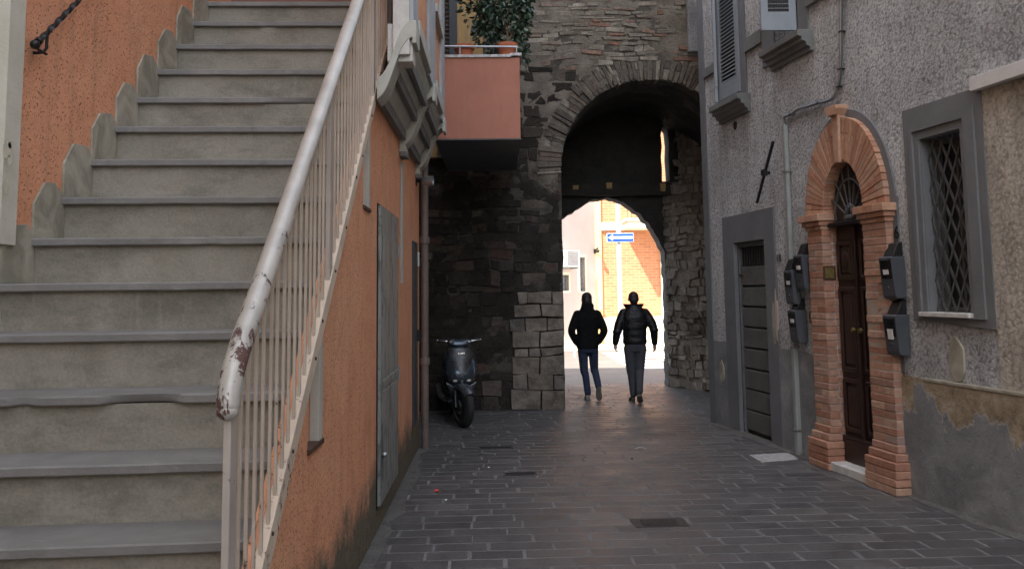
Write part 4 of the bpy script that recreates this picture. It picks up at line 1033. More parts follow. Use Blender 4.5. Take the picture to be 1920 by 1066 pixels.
# wooden leaf
DY = .065
dl = MB(); dl.box(-DA-.02, DA+.02, DY, DY+.06, .086, 2.40); dl = dl.build('door_leaf', 'wood', dw)
mb = MB()
def frame_(x0, x1, z0, z1, w, y0, y1): panel(mb, rect(x0, x1, z0, z1), (rect(x0+w, x1-w, z0+w, z1-w),), y0, y1)
mb = MB(); mb.box(-.018, .018, DY-.035, DY, .10, 2.28); mb.build('centre_strip', 'wood', dl, bevel=.004)
for sx in (-1, 1):
    a, b = sorted((sx*.03, sx*(DA-.005)))
    for (z0, z1) in ((.36, .86), (.92, 1.72), (1.78, 2.16)):
        mb = MB(); frame_(a+.02, b-.02, z0, z1, .045, DY-.024, DY); mb.build('moulding', 'wood', dl, bevel=.008)
        mb = MB(); mb.box(a+.085, b-.085, DY-.016, DY, z0+.07, z1-.07); mb.build('raised_panel', 'wood', dl, bevel=.012)
    mb = MB(); mb.ell(((a+b)/2, DY-.016, 1.97), (.06, .014, .09), 16); mb.build('oval_boss', 'wood', dl, smooth=40)
    mb = MB(); mb.lathe([(.001, -.06), (.022, -.055), (.025, -.04), (.012, -.03), (.012, 0)], 12, (sx*.06-.0, DY-.0, 1.32), 'y'); mb.build('door_knob', 'brass', dl, smooth=40)
mb = MB(); mb.box(-DA, DA, DY-.045, DY, .086, .30); mb.box(-DA, DA, DY-.05, DY, .30, .325); mb.build('kick_board', 'wood', dl, bevel=.004)
rbk = MB(); rbk.box(-DA-.03, DA+.03, -.03, .06, 2.30, 2.335); rbk.build('transom', 'iron', dw, bevel=.004)
mb = MB(); q = [((DA+.03)*math.cos(t), SPZ-.09+(RISE+.12)*math.sin(t)) for t in [math.pi*k/20 for k in range(21)]]; mb.prism(q, .055, .064); mb.build('fanlight_glass', 'dusty_glass', dw)
mb = MB(); c0 = (0, 2.36)
for k in range(1, 8):
    t = math.pi*k/8; mb.tube([(.09*math.cos(t), .02, c0[1]+.12*math.sin(t)), ((DA-.01)*math.cos(t), .02, c0[1]+(RISE+.05)*math.sin(t))], .0085, 6)
for (rx_, rz_) in ((.10, .13), (.27, .37)):
    mb.tube([(rx_*math.cos(math.pi*k/18), .017, c0[1]+rz_*math.sin(math.pi*k/18)) for k in range(19)], .011, 6)
for k in range(10): mb.ell((.055*math.cos(k*1.9), .008, c0[1]+.05+.05*math.sin(k*1.3)), (.022, .014, .026), 8)
mb.build('fanlight_bars', 'bars', dw)
# brass bell plate
t = on(RW, 'bell_plate', 'small aged brass doorbell plate on the left brick pier', 'doorbell', DC-DA-.001, -.022, 1.86)
mb = MB(); mb.box(-.0, .012, -.07, .06, -.075, .065); mb.build('frame', 'rust', t, bevel=.003)
mb = MB(); mb.box(.011, .017, -.05, .04, -.055, .045); mb.build('plate', 'brass', t, bevel=.002)
# mailboxes
def mailbox(u, z, label, w=.18, h=.35, dtop=.13, dbot=.09, grey='box_metal', lz=.20, lh_=.04, off=.015):
    t = on(RW, 'mailbox', label, 'mailbox', u, -off, z, 'dark metal mailboxes beside the brick doorway')
    mb = MB(); mb.prism([(0, 0), (-dbot, 0), (-dbot-.012, .02), (-dtop, h-.012), (-dtop+.012, h), (0, h)], 0, w, 'x'); mb.build('box_body', grey, t, bevel=.003)
    mb = MB(); s_ = (dtop-dbot)/h; pt = lambda x, z_, e: (x, -(dbot+s_*z_)-e, z_)
    mb.hexa([pt(.012, .02, .006), pt(w-.012, .02, .006), pt(w-.012, .02, -.004), pt(.012, .02, -.004), pt(.012, h-.03, .006), pt(w-.012, h-.03, .006), pt(w-.012, h-.03, -.004), pt(.012, h-.03, -.004)]); mb.build('box_door', 'box_front', t, bevel=.002)
    mb = MB(); e = .0095
    mb.hexa([pt(a_, b_, c_) for b_ in (lz, lz+lh_) for a_, c_ in ((.05, e), (.125, e), (.125, .004), (.05, .004))]); mb.build('name_label', 'paper', t)
    mb = MB(); mb.lathe([(.001, -.016), (.009, -.016), (.010, 0)], 10, (w/2, -(dbot+s_*.09), .09), 'y'); mb.build('lock', 'chrome', t)
    mb = MB(); mb.prism([(0, h), (-.10, h), (-.05, h+.11), (0, h+.125)], .02, w-.02, 'x'); mb.build('newspaper_hood', 'black_plastic', t, bevel=.006)
    return t
mailbox(4.17, 1.62, 'upper dark mailbox right of the brick doorway below the house number')
mailbox(4.18, 1.15, 'lower dark mailbox right of the brick doorway with a white label', h=.335, lz=.13, lh_=.085)
mailbox(2.66, 1.70, 'dark mailbox highest on the left, touching the left brick pier', w=.165)
mailbox(2.46, 1.55, 'dark mailbox farthest left, over the drainpipe', w=.165, off=.058, dtop=.10, dbot=.07)
mailbox(2.48, 1.16, 'lowest dark mailbox of the left cluster beside the brick pier', w=.165, h=.33)
# little key box
t = on(RW, 'wall_hook', 'small iron door ring on the plaster beside the left brick pier', 'hook', 2.80, -.02, 1.42)
MB().tube([(0, 0, .07), (0, -.04, .05), (0, -.05, 0), (0, -.04, -.05), (0, 0, -.07)], .008, 6).build('hook_bar', 'rust', t)
# house numbers
def text(body, size, fr, x, y, z, m, name, label, cat, rot_extra=None):
    cu = bpy.data.curves.new(name, 'FONT'); cu.body = body; cu.size = size; cu.extrude = .003; cu.align_x = 'CENTER'
    o = bpy.data.objects.new(name, cu); COL.objects.link(o)
    bpy.context.view_layer.update(); me = bpy.data.meshes.new_from_object(o.evaluated_get(bpy.context.evaluated_depsgraph_get())); bpy.data.objects.remove(o)
    me.transform(Matrix.Rotation(R(90), 4, 'X')); me.materials.clear(); me.materials.append(M[m])
    o = bpy.data.objects.new(name, me); COL.objects.link(o); o.location = fr.w(x, y, z); o.rotation_euler = (0, 0, fr.a)
    return o
t = on(RW, 'house_number', 'dark painted house number 16 above the upper right mailbox', 'house number', 4.235, -.03, 2.12)
o = text('16', .16, RW, 4.22, -.012, 2.13, 'iron', 'digits', '', ''); o.parent = t; o.location = (0, 0, 0); o.rotation_euler = (0, 0, 0)
t = on(RW, 'house_number', 'small dark house number 18 beside the grey door surround', 'house number', 2.09, -.02, 2.0)
o = text('18', .12, RW, 0, 0, 0, 'iron', 'digits', '', ''); o.parent = t; o.location = (0, 0, 0); o.rotation_euler = (0, 0, 0)

# unseen house-shaped block added behind the viewer to cut low sky light
oh = thing('added_sky_blocker', 'unseen house-shaped block added behind the viewer to shape the light', 'house', (0, -12, 0))
mb = MB(); mb.box(-8, 9, -6, 0, 0, 5.6); mb.build('wall', 'outer_cream', oh)
mb = MB(); mb.prism([(-8.4, 5.6), (9.4, 5.6), (9.2, 5.9), (-8.2, 5.9)], -6.3, .4); mb.build('eaves', 'clay', oh)

# ------------------------------------------------------------------ scooter
sc = thing('motor_scooter', 'steel blue scooter parked facing the camera in the dark alcove', 'scooter', (-.545, 12.0, 0), R(9), None)
# local: -y is forwards (towards the camera)
wf = bpy.data.objects.new('front_wheel', None)
def wheel(y, rx=0):
    mb = MB(); prof = []
    for k in range(13):
        t = -math.pi*.5+math.pi*k/12; prof.append((.165+.095*math.cos(t), .062*math.sin(t)))
    mb.lathe([(.16, -.045)]+prof+[(.16, .045)], 36, (0, y, .255), 'x'); w = mb.build('wheel', 'tyre', sc, smooth=50)
    mb = MB(); mb.lathe([(.165, -.04), (.172, -.042), (.150, -.02), (.150, .02), (.172, .042), (.165, .04)], 36, (0, y, .255), 'x')
    for k in range(5):
        a = 2*math.pi*k/5+.4; c, s_ = math.cos(a), math.sin(a)
        mb.tube([(0, y+c*.03, .255+s_*.03), (-.012, y+c*.09, .255+s_*.09), (0, y+c*.158, .255+s_*.158)], [.022, .016, .02], 8)
    mb.lathe([(.001, -.05), (.03, -.05), (.034, .05), (.001, .05)], 16, (0, y, .255), 'x'); mb.build('rim', 'galv', w, smooth=45)
    mb = MB(); mb.lathe([(.03, -.052), (.09, -.055), (.09, -.058), (.03, -.058)], 24, (0, y, .255), 'x'); mb.build('brake_disc', 'chrome', w, smooth=40)
    return w
FWY = -.55; fwh = wheel(FWY); wheel(.68)
steer = Matrix.Translation((0, FWY+.03, 0)) @ Matrix.Rotation(R(20), 4, 'Z') @ Matrix.Translation((0, -FWY-.03, 0))
fwh.matrix_local = steer
mb = MB()
for sx in (-1, 1): mb.tube([(sx*.085, FWY, .255), (sx*.085, FWY+.09, .50), (sx*.05, FWY+.16, .62)], [.02, .023, .025], 10)
mb.tube([(0, FWY+.15, .58), (0, FWY+.30, .98)], .03, 10); mb.build('fork', 'black_plastic', sc, smooth=50)
def shell(name, m, secs, par=sc, smooth=50, n=18, **k):   # superellipse sections (z, y centre, half width, half depth)
    mb = MB(); mb.rings([[(hw*math.copysign(abs(math.cos(t))**.75, math.cos(t)), yc+hd*math.copysign(abs(math.sin(t))**.75, math.sin(t)), z) for t in [2*math.pi*q/n for q in range(n)]] for z, yc, hw, hd in secs])
    return mb.build(name, m, par, smooth=smooth, **k)
# front mudguard
mb = MB(); rg = []
for k in range(15):
    a = R(40+ 108*k/14); w = .085*(.55+.45*math.sin(math.pi*min(max((k+1)/15, .1), .9)))
    r_ = .285; cy_, cz_ = FWY - r_*math.cos(a)*1.0, .255+r_*math.sin(a)
    ring = [(w*x, cy_ + d_*math.cos(a), cz_ - d_*math.sin(a)) for x, d_ in ((-1, .06), (-.85, .01), (-.4, -.008), (0, -.012), (.4, -.008), (.85, .01), (1, .06), (.85, .025), (0, .002), (-.85, .025))]
    rg.append(ring)
mb.rings(rg); mb.build('front_mudguard', 'scoot_grey', sc, smooth=50).matrix_local = steer
# lower side fins beside the mudguard
for sx in (-1, 1): mb = MB(); mb.hexa([(sx*.10, FWY+.10, .44), (sx*.16, FWY+.12, .46), (sx*.15, FWY+.2, .44), (sx*.10, FWY+.2, .42), (sx*.08, FWY+.06, .50), (sx*.205, FWY+.10, .56), (sx*.19, FWY+.2, .56), (sx*.08, FWY+.2, .5)]); mb.build('lower_fin', 'scoot_grey', sc, bevel=.01)
# front shield
SHS = [(.50, FWY+.15, .045, .05), (.53, FWY+.14, .13, .09), (.60, FWY+.13, .185, .12), (.70, FWY+.15, .205, .13), (.82, FWY+.20, .200, .12), (.94, FWY+.26, .165, .09), (1.0, FWY+.29, .12, .06)]
shell('front_shield', 'scoot_blue', SHS)
mb = MB(); mb.hexa([(-.012, FWY-.02+.03, .51), (.012, FWY-.02+.03, .51), (.012, FWY+.08, .51), (-.012, FWY+.08, .51), (-.022, FWY+.018, .70), (.022, FWY+.018, .70), (.022, FWY+.08, .70), (-.022, FWY+.08, .70)]); mb.build('shield_ridge', 'scoot_grey', sc, bevel=.006)
# dark heart-shaped nose panel, lies on the shield
mb = MB(); prof = [(0, .67), (.06, .715), (.12, .79), (.155, .87), (.165, .95), (.15, .985), (0, .99), (-.15, .985), (-.165, .95), (-.155, .87), (-.12, .79), (-.06, .715)]
fy = lambda z: FWY+.13-.135+ (0 if z < .7 else (z-.7)*.42)
V0 = [mb.v((x, fy(z)+abs(x)*.28, z)) for x, z in prof]; V1 = [mb.v((x*.97, fy(z)+abs(x)*.28+.06, z)) for x, z in prof]; c0_ = mb.v((0, fy(.86)-.004, .86)); c1_ = mb.v((0, fy(.86)+.06, .86))
for i in range(12):
    j = (i+1) % 12; mb.bm.faces.new((V0[i], V0[j], c0_)); mb.bm.faces.new((V1[i], V1[j], c1_)); mb.bm.faces.new((V0[i], V0[j], V1[j], V1[i]))
np_ = mb.build('nose_panel', 'box_front', sc, smooth=60)
mb = MB()
for x in (-.035, -.018, 0, .018, .035): mb.hexa([(x-.006, fy(.92)-.004+abs(x)*.28, .915), (x+.004, fy(.92)-.004+abs(x)*.28, .915), (x+.004, fy(.92)+.008, .915), (x-.006, fy(.92)+.008, .915), (x-.002, fy(.92)-.002+abs(x)*.28, .933), (x+.009, fy(.92)-.002+abs(x)*.28, .933), (x+.009, fy(.92)+.008, .933), (x-.002, fy(.92)+.008, .933)])
mb.build('emblem', 'chrome', np_)
for sx in (-1, 1):
    mb = MB(); mb.ell((sx*.085, FWY+.035, .585), (.035, .02, .022), 14); mb.build('headlight', 'lens', sc, smooth=50)
    mb = MB(); mb.ell((sx*.15, FWY+.075, .60), (.022, .02, .016), 12); mb.build('indicator', 'amber', sc, smooth=50)
# handlebar with cowl, grips, levers
shell('handlebar_cowl', 'scoot_blue', [(1.0, FWY+.30, .06, .05), (1.03, FWY+.29, .15, .06), (1.07, FWY+.30, .17, .055), (1.10, FWY+.32, .12, .04)])
hb = MB(); hb.tube([(-.25, FWY+.38, 1.085), (-.13, FWY+.33, 1.065), (.13, FWY+.33, 1.065), (.25, FWY+.38, 1.085)], .014, 8); hb = hb.build('handlebar', 'black_plastic', sc, smooth=50)
for sx in (-1, 1):
    mb = MB(); mb.tube([(sx*.17, FWY+.35, 1.072), (sx*.275, FWY+.39, 1.09)], .019, 10); mb.build('grip', 'tyre', hb, smooth=50)
    mb = MB(); mb.tube([(sx*.16, FWY+.29, 1.07), (sx*.20, FWY+.285, 1.075), (sx*.285, FWY+.33, 1.085)], [.008, .006, .007], 6); mb.ell((sx*.287, FWY+.331, 1.085), (.012, .012, .012), 8); mb.build('brake_lever', 'chrome', hb, smooth=50)
    mb = MB(); mb.ell((sx*.12, FWY+.245, 1.065), (.02, .012, .014), 10); mb.build('cowl_lamp', 'lens', hb, smooth=50)
# body
mb = MB(); mb.box(-.17, .17, FWY+.27, .15, .27, .33); mb.build('footboard', 'black_plastic', sc, bevel=.02)
mb = MB(); mb.rings([[(hw*math.cos(t), y, zc+hh*math.sin(t)) for t in [2*math.pi*q/16 for q in range(16)]] for y, hw, zc, hh in ((.08, .11, .42, .16), (.2, .17, .50, .22), (.5, .18, .60, .19), (.8, .14, .68, .13), (1.0, .07, .72, .07))]); mb.build('rear_body', 'scoot_blue', sc, smooth=50)
mb = MB(); mb.rings([[(hw*math.cos(t), y, zc+hh*math.sin(t)) for t in [2*math.pi*q/16 for q in range(16)]] for y, hw, zc, hh in ((.10, .09, .72, .03), (.2, .14, .74, .05), (.5, .15, .77, .05), (.75, .13, .81, .05), (.95, .08, .83, .03))]); mb.build('seat', 'tyre', sc, smooth=50)
mb = MB(); mb.tube([(-.12, .35, .25), (-.16, .6, .28), (-.17, .95, .38)], [.03, .05, .045], 12); mb.build('exhaust', 'galv', sc, smooth=50)
mb = MB(); mb.tube([(-.05, .12, .28), (-.16, .02, .0)], .012, 8); mb.build('side_stand', 'iron', sc)

# ------------------------------------------------------------------ people
def remesh(mb, name, m, parent, vox=.009, it=4, smooth=70):
    bm = mb.bm; bmesh.ops.recalc_face_normals(bm, faces=bm.faces)
    me = bpy.data.meshes.new(name); bm.to_mesh(me); bm.free()
    o = bpy.data.objects.new(name, me); COL.objects.link(o)
    md = o.modifiers.new('r', 'REMESH'); md.mode = 'VOXEL'; md.voxel_size = vox; md.use_smooth_shade = True
    ms = o.modifiers.new('s', 'SMOOTH'); ms.factor = .5; ms.iterations = it
    bpy.context.view_layer.update(); dg = bpy.context.evaluated_depsgraph_get()
    me2 = bpy.data.meshes.new_from_object(o.evaluated_get(dg)); bpy.data.objects.remove(o); bpy.data.meshes.remove(me)
    me2.materials.clear(); me2.materials.append(M[m]); me2.polygons.foreach_set('use_smooth', [True]*len(me2.polygons))
    o = bpy.data.objects.new(name, me2); COL.objects.link(o); o.parent = parent; return o
def limb(mb, pts, rad, seg=14, ell=1.):
    P = smooth_path([Vector(p) for p in pts], 5); n = len(P)
    rr = []
    for i in range(n):
        f_ = i/5; k = min(int(f_), len(rad)-2); rr.append(rad[k]+(rad[k+1]-rad[k])*(f_-k))
    mb.tube(P, rr, seg); mb.ell(P[0], (rr[0],)*3, seg); mb.ell(P[-1], (rr[-1],)*3, seg)
def torso(mb, secs, n=22):                            # (z, cx, cy, half width, half depth)
    mb.rings([[(cx_+hw*math.copysign(abs(math.cos(t))**.85, math.cos(t)), cy_+hd*math.copysign(abs(math.sin(t))**.9, math.sin(t)), z) for t in [2*math.pi*q/n for q in range(n)]] for z, cx_, cy_, hw, hd in secs])
def hand(mb, w, d, side):
    w = Vector(w); d = Vector(d).normalized(); f_ = Vector((0, 1, 0)); sd = d.cross(f_).normalized(); fw = sd.cross(d).normalized()
    limb(mb, [w, w+d*.04, w+d*.085], [.024, .030, .028], 10)
    for k, (o_, L) in enumerate(((-.026, .062), (-.009, .075), (.009, .070), (.025, .055))):
        b = w+d*.085+fw*o_; inw = sd*(-side)*.5
        limb(mb, [b, b+d*L*.5+inw*L*.25, b+d*L*.85+inw*L*.75], [.0095, .009, .0078], 8)
    b = w+d*.03+fw*.028; limb(mb, [b, b+d*.03+fw*.022, b+d*.06+fw*.018], [.011, .010, .009], 8)
def shoe(name, m, parent, heel, toe, up, lab=None):
    heel, toe, up = Vector(heel), Vector(toe), Vector(up).normalized()
    mb = MB(); d = (toe-heel); n = d.normalized(); sd = n.cross(up).normalized(); L = d.length
    rg = []
    for f_, hw, h in ((-.05, .012, .03), (0, .032, .075), (.12, .036, .10), (.3, .036, .10), (.5, .042, .075), (.75, .046, .055), (.93, .036, .042), (1.02, .012, .025)):
        c = heel+d*f_; rg.append([c+sd*(hw*math.cos(t))+up*(max(0, .012)+ (h*.5)+(h*.5)*math.sin(t)) for t in [2*math.pi*q/16 for q in range(16)]])
    mb.rings(rg); o = mb.build(name, m, parent, smooth=60)
    mb = MB(); q = []
    out = [(-.05, .018), (0, .033), (.15, .037), (.35, .034), (.55, .043), (.78, .047), (.95, .035), (1.03, .012)]
    ring = [heel+d*f_+sd*w for f_, w in out]+[heel+d*f_-sd*w for f_, w in out[::-1]]
    mb.rings([[p for p in ring], [p+up*.024 for p in ring]]); mb.build('sole', 'sole', o, bevel=.003)
def head(mb, c, tilt=0):
    c = Vector(c)
    mb.ell(c+Vector((0, -.005, .02)), (.076, .094, .098), 20); mb.ell(c+Vector((0, .035, -.05)), (.052, .058, .055), 16)
    mb.ell(c+Vector((0, .095, -.012)), (.012, .018, .022), 8)
    for sx in (-1, 1): mb.ell(c+Vector((sx*.077, 0, -.005)), (.010, .020, .032), 10)
    for sx in (-1, 1): mb.ell(c+Vector((sx*.03, .082, .01)), (.012, .01, .008), 8)
    mb.ell(c+Vector((0, .086, -.048)), (.024, .01, .008), 8)

g1 = ground(1112, 750); g2 = ground(1188, 755)
# left walker, hands in pockets, right heel lifted
pA = thing('person', 'person in black hooded jacket and blue jeans walking away with hands in pockets', 'person', (g1.x-.065, g1.y, 0), R(2))
b = MB()
torso(b, [(.78, 0, 0, .13, .09), (.88, 0, 0, .155, .105), (1.0, 0, 0, .14, .095), (1.2, 0, 0, .165, .105), (1.33, 0, 0, .16, .095), (1.40, 0, -.0, .10, .07), (1.46, 0, 0, .055, .055), (1.50, 0, .005, .052, .055)])
LA = [(-.165, 0, 1.345), (-.245, -.03, 1.08), (-.165, .06, .90)]; RA = [(.165, 0, 1.345), (.255, -.03, 1.08), (.17, .06, .90)]
limb(b, LA, [.048, .038, .028]); limb(b, RA, [.048, .038, .028])
LL = [(-.085, 0, .84), (-.055, .03, .45), (-.015, .0, .09)]; RL = [(.085, 0, .84), (.115, .06, .47), (.135, -.14, .22)]
limb(b, LL, [.075, .045, .03]); limb(b, RL, [.075, .045, .03])
head(b, (0, .02, 1.565)); hand(b, LA[2], (.25, .5, -.8), -1); hand(b, RA[2], (-.25, .5, -.8), 1)
remesh(b, 'body', 'skin', pA, .0075, 3)
b = MB(); b.ell((0, .005, 1.60), (.083, .10, .088), 20); b.ell((0, -.04, 1.55), (.075, .062, .085), 18); remesh(b, 'hair', 'hair', pA, .009, 2)
b = MB()
torso(b, [(.80, .0, 0, .170, .125), (.86, 0, 0, .172, .13), (1.0, 0, 0, .165, .125), (1.15, 0, -.005, .180, .13), (1.28, 0, -.01, .198, .13), (1.36, 0, -.01, .178, .115), (1.41, 0, -.005, .115, .10), (1.47, 0, 0, .088, .09), (1.545, 0, .005, .080, .085)])
b.ell((0, -.055, 1.46), (.105, .075, .08), 16); b.ell((0, -.075, 1.40), (.085, .05, .07), 14)
for A_, sx in ((LA, -1), (RA, 1)):
    limb(b, [(sx*.155, -.005, 1.335), (sx*.235, -.03, 1.16), (sx*.255, -.035, 1.06), (sx*.195, .03, .93), (sx*.165, .07, .885)], [.072, .064, .060, .050, .044])
remesh(b, 'jacket', 'black_cloth', pA, .0095, 4)
b = MB(); torso(b, [(.74, 0, 0, .135, .10), (.83, 0, 0, .160, .115), (.95, 0, 0, .15, .11)])
limb(b, [(-.083, 0, .80), (-.062, .03, .46), (-.045, .02, .40), (-.016, -.005, .115)], [.085, .064, .058, .052]); limb(b, [(.083, 0, .80), (.105, .07, .48), (.118, .04, .42), (.135, -.125, .235)], [.085, .064, .058, .052])
remesh(b, 'trousers', 'jeans', pA, .009, 2)
shoe('shoe', 'shoe', pA, (-.02, -.045, .0), (-.005, .19, .0), (0, 0, 1))
shoe('shoe', 'shoe', pA, (.135, -.185, .215), (.15, -.10, .01), (0, .93, .36))
# right walker, arms swinging
pB = thing('person', 'person in shiny black puffer jacket and dark grey trousers walking away with arms out', 'person', (g2.x+.045, g2.y, 0), R(-3))
b = MB()
torso(b, [(.80, 0, 0, .13, .09), (.90, 0, 0, .155, .105), (1.02, 0, 0, .14, .095), (1.22, 0, 0, .165, .105), (1.35, 0, 0, .165, .095), (1.42, 0, -.0, .10, .07), (1.48, 0, 0, .058, .055), (1.52, 0, .005, .055, .055)])
LA = [(-.17, 0, 1.365), (-.265, -.05, 1.10), (-.30, -.02, .915)]; RA = [(.17, 0, 1.365), (.285, -.03, 1.12), (.305, .05, .90)]
limb(b, LA, [.05, .04, .028]); limb(b, RA, [.05, .04, .028])
limb(b, [(-.085, 0, .86), (-.065, .05, .48), (-.04, .09, .10)], [.085, .057, .036]); limb(b, [(.085, 0, .86), (.06, .02, .49), (.03, -.14, .16)], [.085, .057, .036])
head(b, (-.005, .02, 1.575)); hand(b, LA[2], (-.02, .1, -1), -1); hand(b, RA[2], (.02, .15, -1), 1)
remesh(b, 'body', 'skin', pB, .0075, 3)
b = MB(); b.ell((-.005, .005, 1.608), (.079, .098, .083), 20); b.ell((-.005, -.035, 1.565), (.072, .062, .075), 18); remesh(b, 'hair', 'hair', pB, .009, 2)
b = MB()
torso(b, [(.885, .0, 0, .178, .125), (.93, 0, 0, .186, .14), (.985, 0, 0, .178, .132), (1.04, 0, 0, .186, .142), (1.10, 0, -.005, .182, .135), (1.16, 0, -.005, .195, .145), (1.22, 0, -.01, .193, .137), (1.29, 0, -.012, .204, .14), (1.36, 0, -.012, .195, .125), (1.42, 0, -.01, .14, .115), (1.47, 0, -.005, .105, .11)])
for sx in (-1, 1):
    L5 = [(-.16, -.005, 1.35), (-.235, -.035, 1.20), (-.268, -.05, 1.09), (-.288, -.035, .99), (-.30, -.02, .91)] if sx < 0 else [(.16, -.005, 1.35), (.25, -.025, 1.22), (.287, -.03, 1.11), (.30, .015, 1.0), (.306, .045, .90)]
    limb(b, L5, [.082, .073, .066, .058, .047])
    for q in range(4): v_ = Vector(L5[0]).lerp(Vector(L5[2]), .2+.28*q); b.ell(v_, (.078, .078, .03), 12)
remesh(b, 'jacket', 'leather', pB, .0095, 3)
b = MB()                                             # stand-up collar, open to the left
rg = []
for z, rx_, ry_, th in ((1.40, .115, .10, .02), (1.45, .135, .108, .018), (1.485, .158, .112, .014), (1.50, .165, .114, .006)):
    ring = []
    for k in range(25): a = R(200)+R(-300)*k/24 - R(0); ring.append((rx_*math.cos(a)-.008, ry_*math.sin(a)*1.0-.01, z - (.02 if k > 20 else 0)))
    for k in range(24, -1, -1): a = R(200)+R(-300)*k/24; ring.append(((rx_-th)*math.cos(a)-.008, (ry_-th)*math.sin(a)-.01, z-(.02 if k > 20 else 0)))
    rg.append(ring)
rg = [[(x, -y-.005, z) for x, y, z in r_] for r_ in rg]
b.rings(rg); b.build('collar', 'leather', pB, smooth=60)
b = MB(); torso(b, [(.78, 0, 0, .14, .10), (.86, 0, 0, .168, .12), (.97, 0, 0, .16, .11)])
limb(b, [(-.085, 0, .82), (-.07, .05, .50), (-.058, .06, .42), (-.035, .07, .13)], [.092, .070, .064, .055]); limb(b, [(.085, 0, .82), (.065, .03, .50), (.055, -.02, .42), (.035, -.13, .19)], [.092, .070, .064, .055])
remesh(b, 'trousers', 'grey_trousers', pB, .009, 2)
shoe('shoe', 'shoe_dark', pB, (-.045, .05, .0), (-.055, .30, .0), (0, 0, 1))
shoe('shoe', 'shoe_dark', pB, (.02, -.195, .12), (.06, -.02, .005), (0, .55, .83))

# ------------------------------------------------------------------ beyond the gate
BY = 27.0
bx = lambda px: aty(px, 600, BY).x
bz = lambda px, py: aty(px, py, BY).z
ob = thing('brick_building', 'sunlit orange brick building with cream bands and a balcony beyond the gate', 'building', (3.2, BY, 0))
def obb(mb, name, m, **k):
    bmesh.ops.transform(mb.bm, matrix=Matrix.Translation((-3.2, -BY, 0)), verts=mb.bm.verts); return mb.build(name, m, ob, **k)
zbt = bz(1150, 594); zc0, zc1 = bz(1150, 432), bz(1150, 417)
mb = MB(); mb.box(bx(1116), 16, BY+.02, BY+8, -.02, 10); obb(mb, 'wall', 'outer_brick')
mb = MB(); mb.box(bx(1113), bx(1131), BY-.04, BY+.02, -.02, 10); obb(mb, 'corner_pilaster', 'outer_yellow', bevel=.01)
mb = MB(); mb.box(bx(1131), 16, BY-.05, BY+.02, -.02, zbt); obb(mb, 'plinth', 'outer_cream', bevel=.01)
mb = MB(); mb.box(bx(1131), 16, BY-.06, BY+.02, zc0, zc1); obb(mb, 'band', 'outer_cream', bevel=.01)
mb = MB(); mb.box(bx(1241), bx(1290), BY-.055, BY+.02, zbt, zc0); obb(mb, 'pilaster', 'outer_cream', bevel=.01)
mb = MB(); x0 = bx(1172); mb.box(x0, x0+4, BY-1.0, BY-.06, zc0+.0, zc1-.04); mb.box(x0-.05, x0+4, BY-1.05, BY-.06, zc1-.039, zc1+.05); bal = obb(mb, 'balcony', 'outer_cream', bevel=.012)
mb = MB()
for k in range(26): x = x0-.0+k*.13; mb.tube([(x-3.2, -1.0, zc1+.05), (x-3.2, -1.02, zc1+.4), (x-3.2, -1.0, zc1+1.0)], .008, 5)
mb.box(x0-.02-3.2, x0+3.4-3.2, -1.02, -.98, zc1+1.0, zc1+1.03)
for k in range(8): x = x0+.2+k*.4-3.2; mb.tube([(x+.12*math.cos(q*.5), -1.01, zc1+.5+.15*math.sin(q*.5)) for q in range(13)], .008, 5)
mb.build('railing', 'rust', bal)
for k in range(3):
    t = thing('flower_box', 'red flower box of leafy plants hanging %s on the sunlit balcony' % ('at the left', 'in the middle', 'at the right')[k], 'flower box', (x0+.75+k*1.1, BY-1.13, zc1+.12), 0, 'flower boxes on the far balcony')
    mb = MB(); mb.box(-.35, .35, -.08, .08, 0, .16); mb.build('box', 'red_plastic', t, bevel=.015)
    mb = MB()
    for q in range(260): leaf(mb, (rnd.uniform(-.35, .35), rnd.uniform(-.1, .1), rnd.uniform(.12, .42)), .08, (rnd.gauss(0, 1), rnd.gauss(0, 1), rnd.gauss(.5, 1)))
    mb.build('foliage', 'leaf_bright', t)
# pale house on the left of the street
A = Vector((1.30, 25.25, 0)); Bp = Vector((bx(1121)-.05, 26.95, 0))
HF = Fr(A, math.atan2(Bp.y-A.y, Bp.x-A.x)); HL = (Bp-A).length
ph = thing('pale_house', 'pale pinkish house with small windows on the left side of the far street', 'house', A, HF.a)
def hfl(px, py): return HF.l(px, py)
w1 = [hfl(1081, 482), hfl(1097, 546)]; w2 = [hfl(1060, 515), hfl(1066, 545)]
W1 = rect(w1[0][0]+.12, w1[1][0], w1[1][1], w1[0][1]); W2 = rect(w2[0][0]-.3, w2[1][0], w2[1][1], w2[0][1])
mb = MB(); panel(mb, rect(-2.5, HL, -.02, 4.75), (W1, W2), 0, .3); mb.build('wall', 'outer_pink', ph)
mb = MB(); mb.box(-2.5, HL-.01, .3, .5, -.02, 4.75); mb.build('inner_wall', 'outer_pink', ph)
for Wq in (W1, W2):
    (a0, b0), (a1, b1) = Wq[0], Wq[2]
    mb = MB(); panel(mb, rect(a0-.08, a1+.06, b0-.06, b1+.06), (rect(a0, a1, b0, b1),), -.03, .05); w = mb.build('window', 'outer_cream', ph, bevel=.004)
    mb = MB(); mb.box(a0, a1, .12, .14, b0, b1); mb.build('shutter', 'pipe', w); mb = MB(); slats(mb, a0, a1, b0, b1, .08, .09, .02, .03); mb.build('slats', 'galv', w)
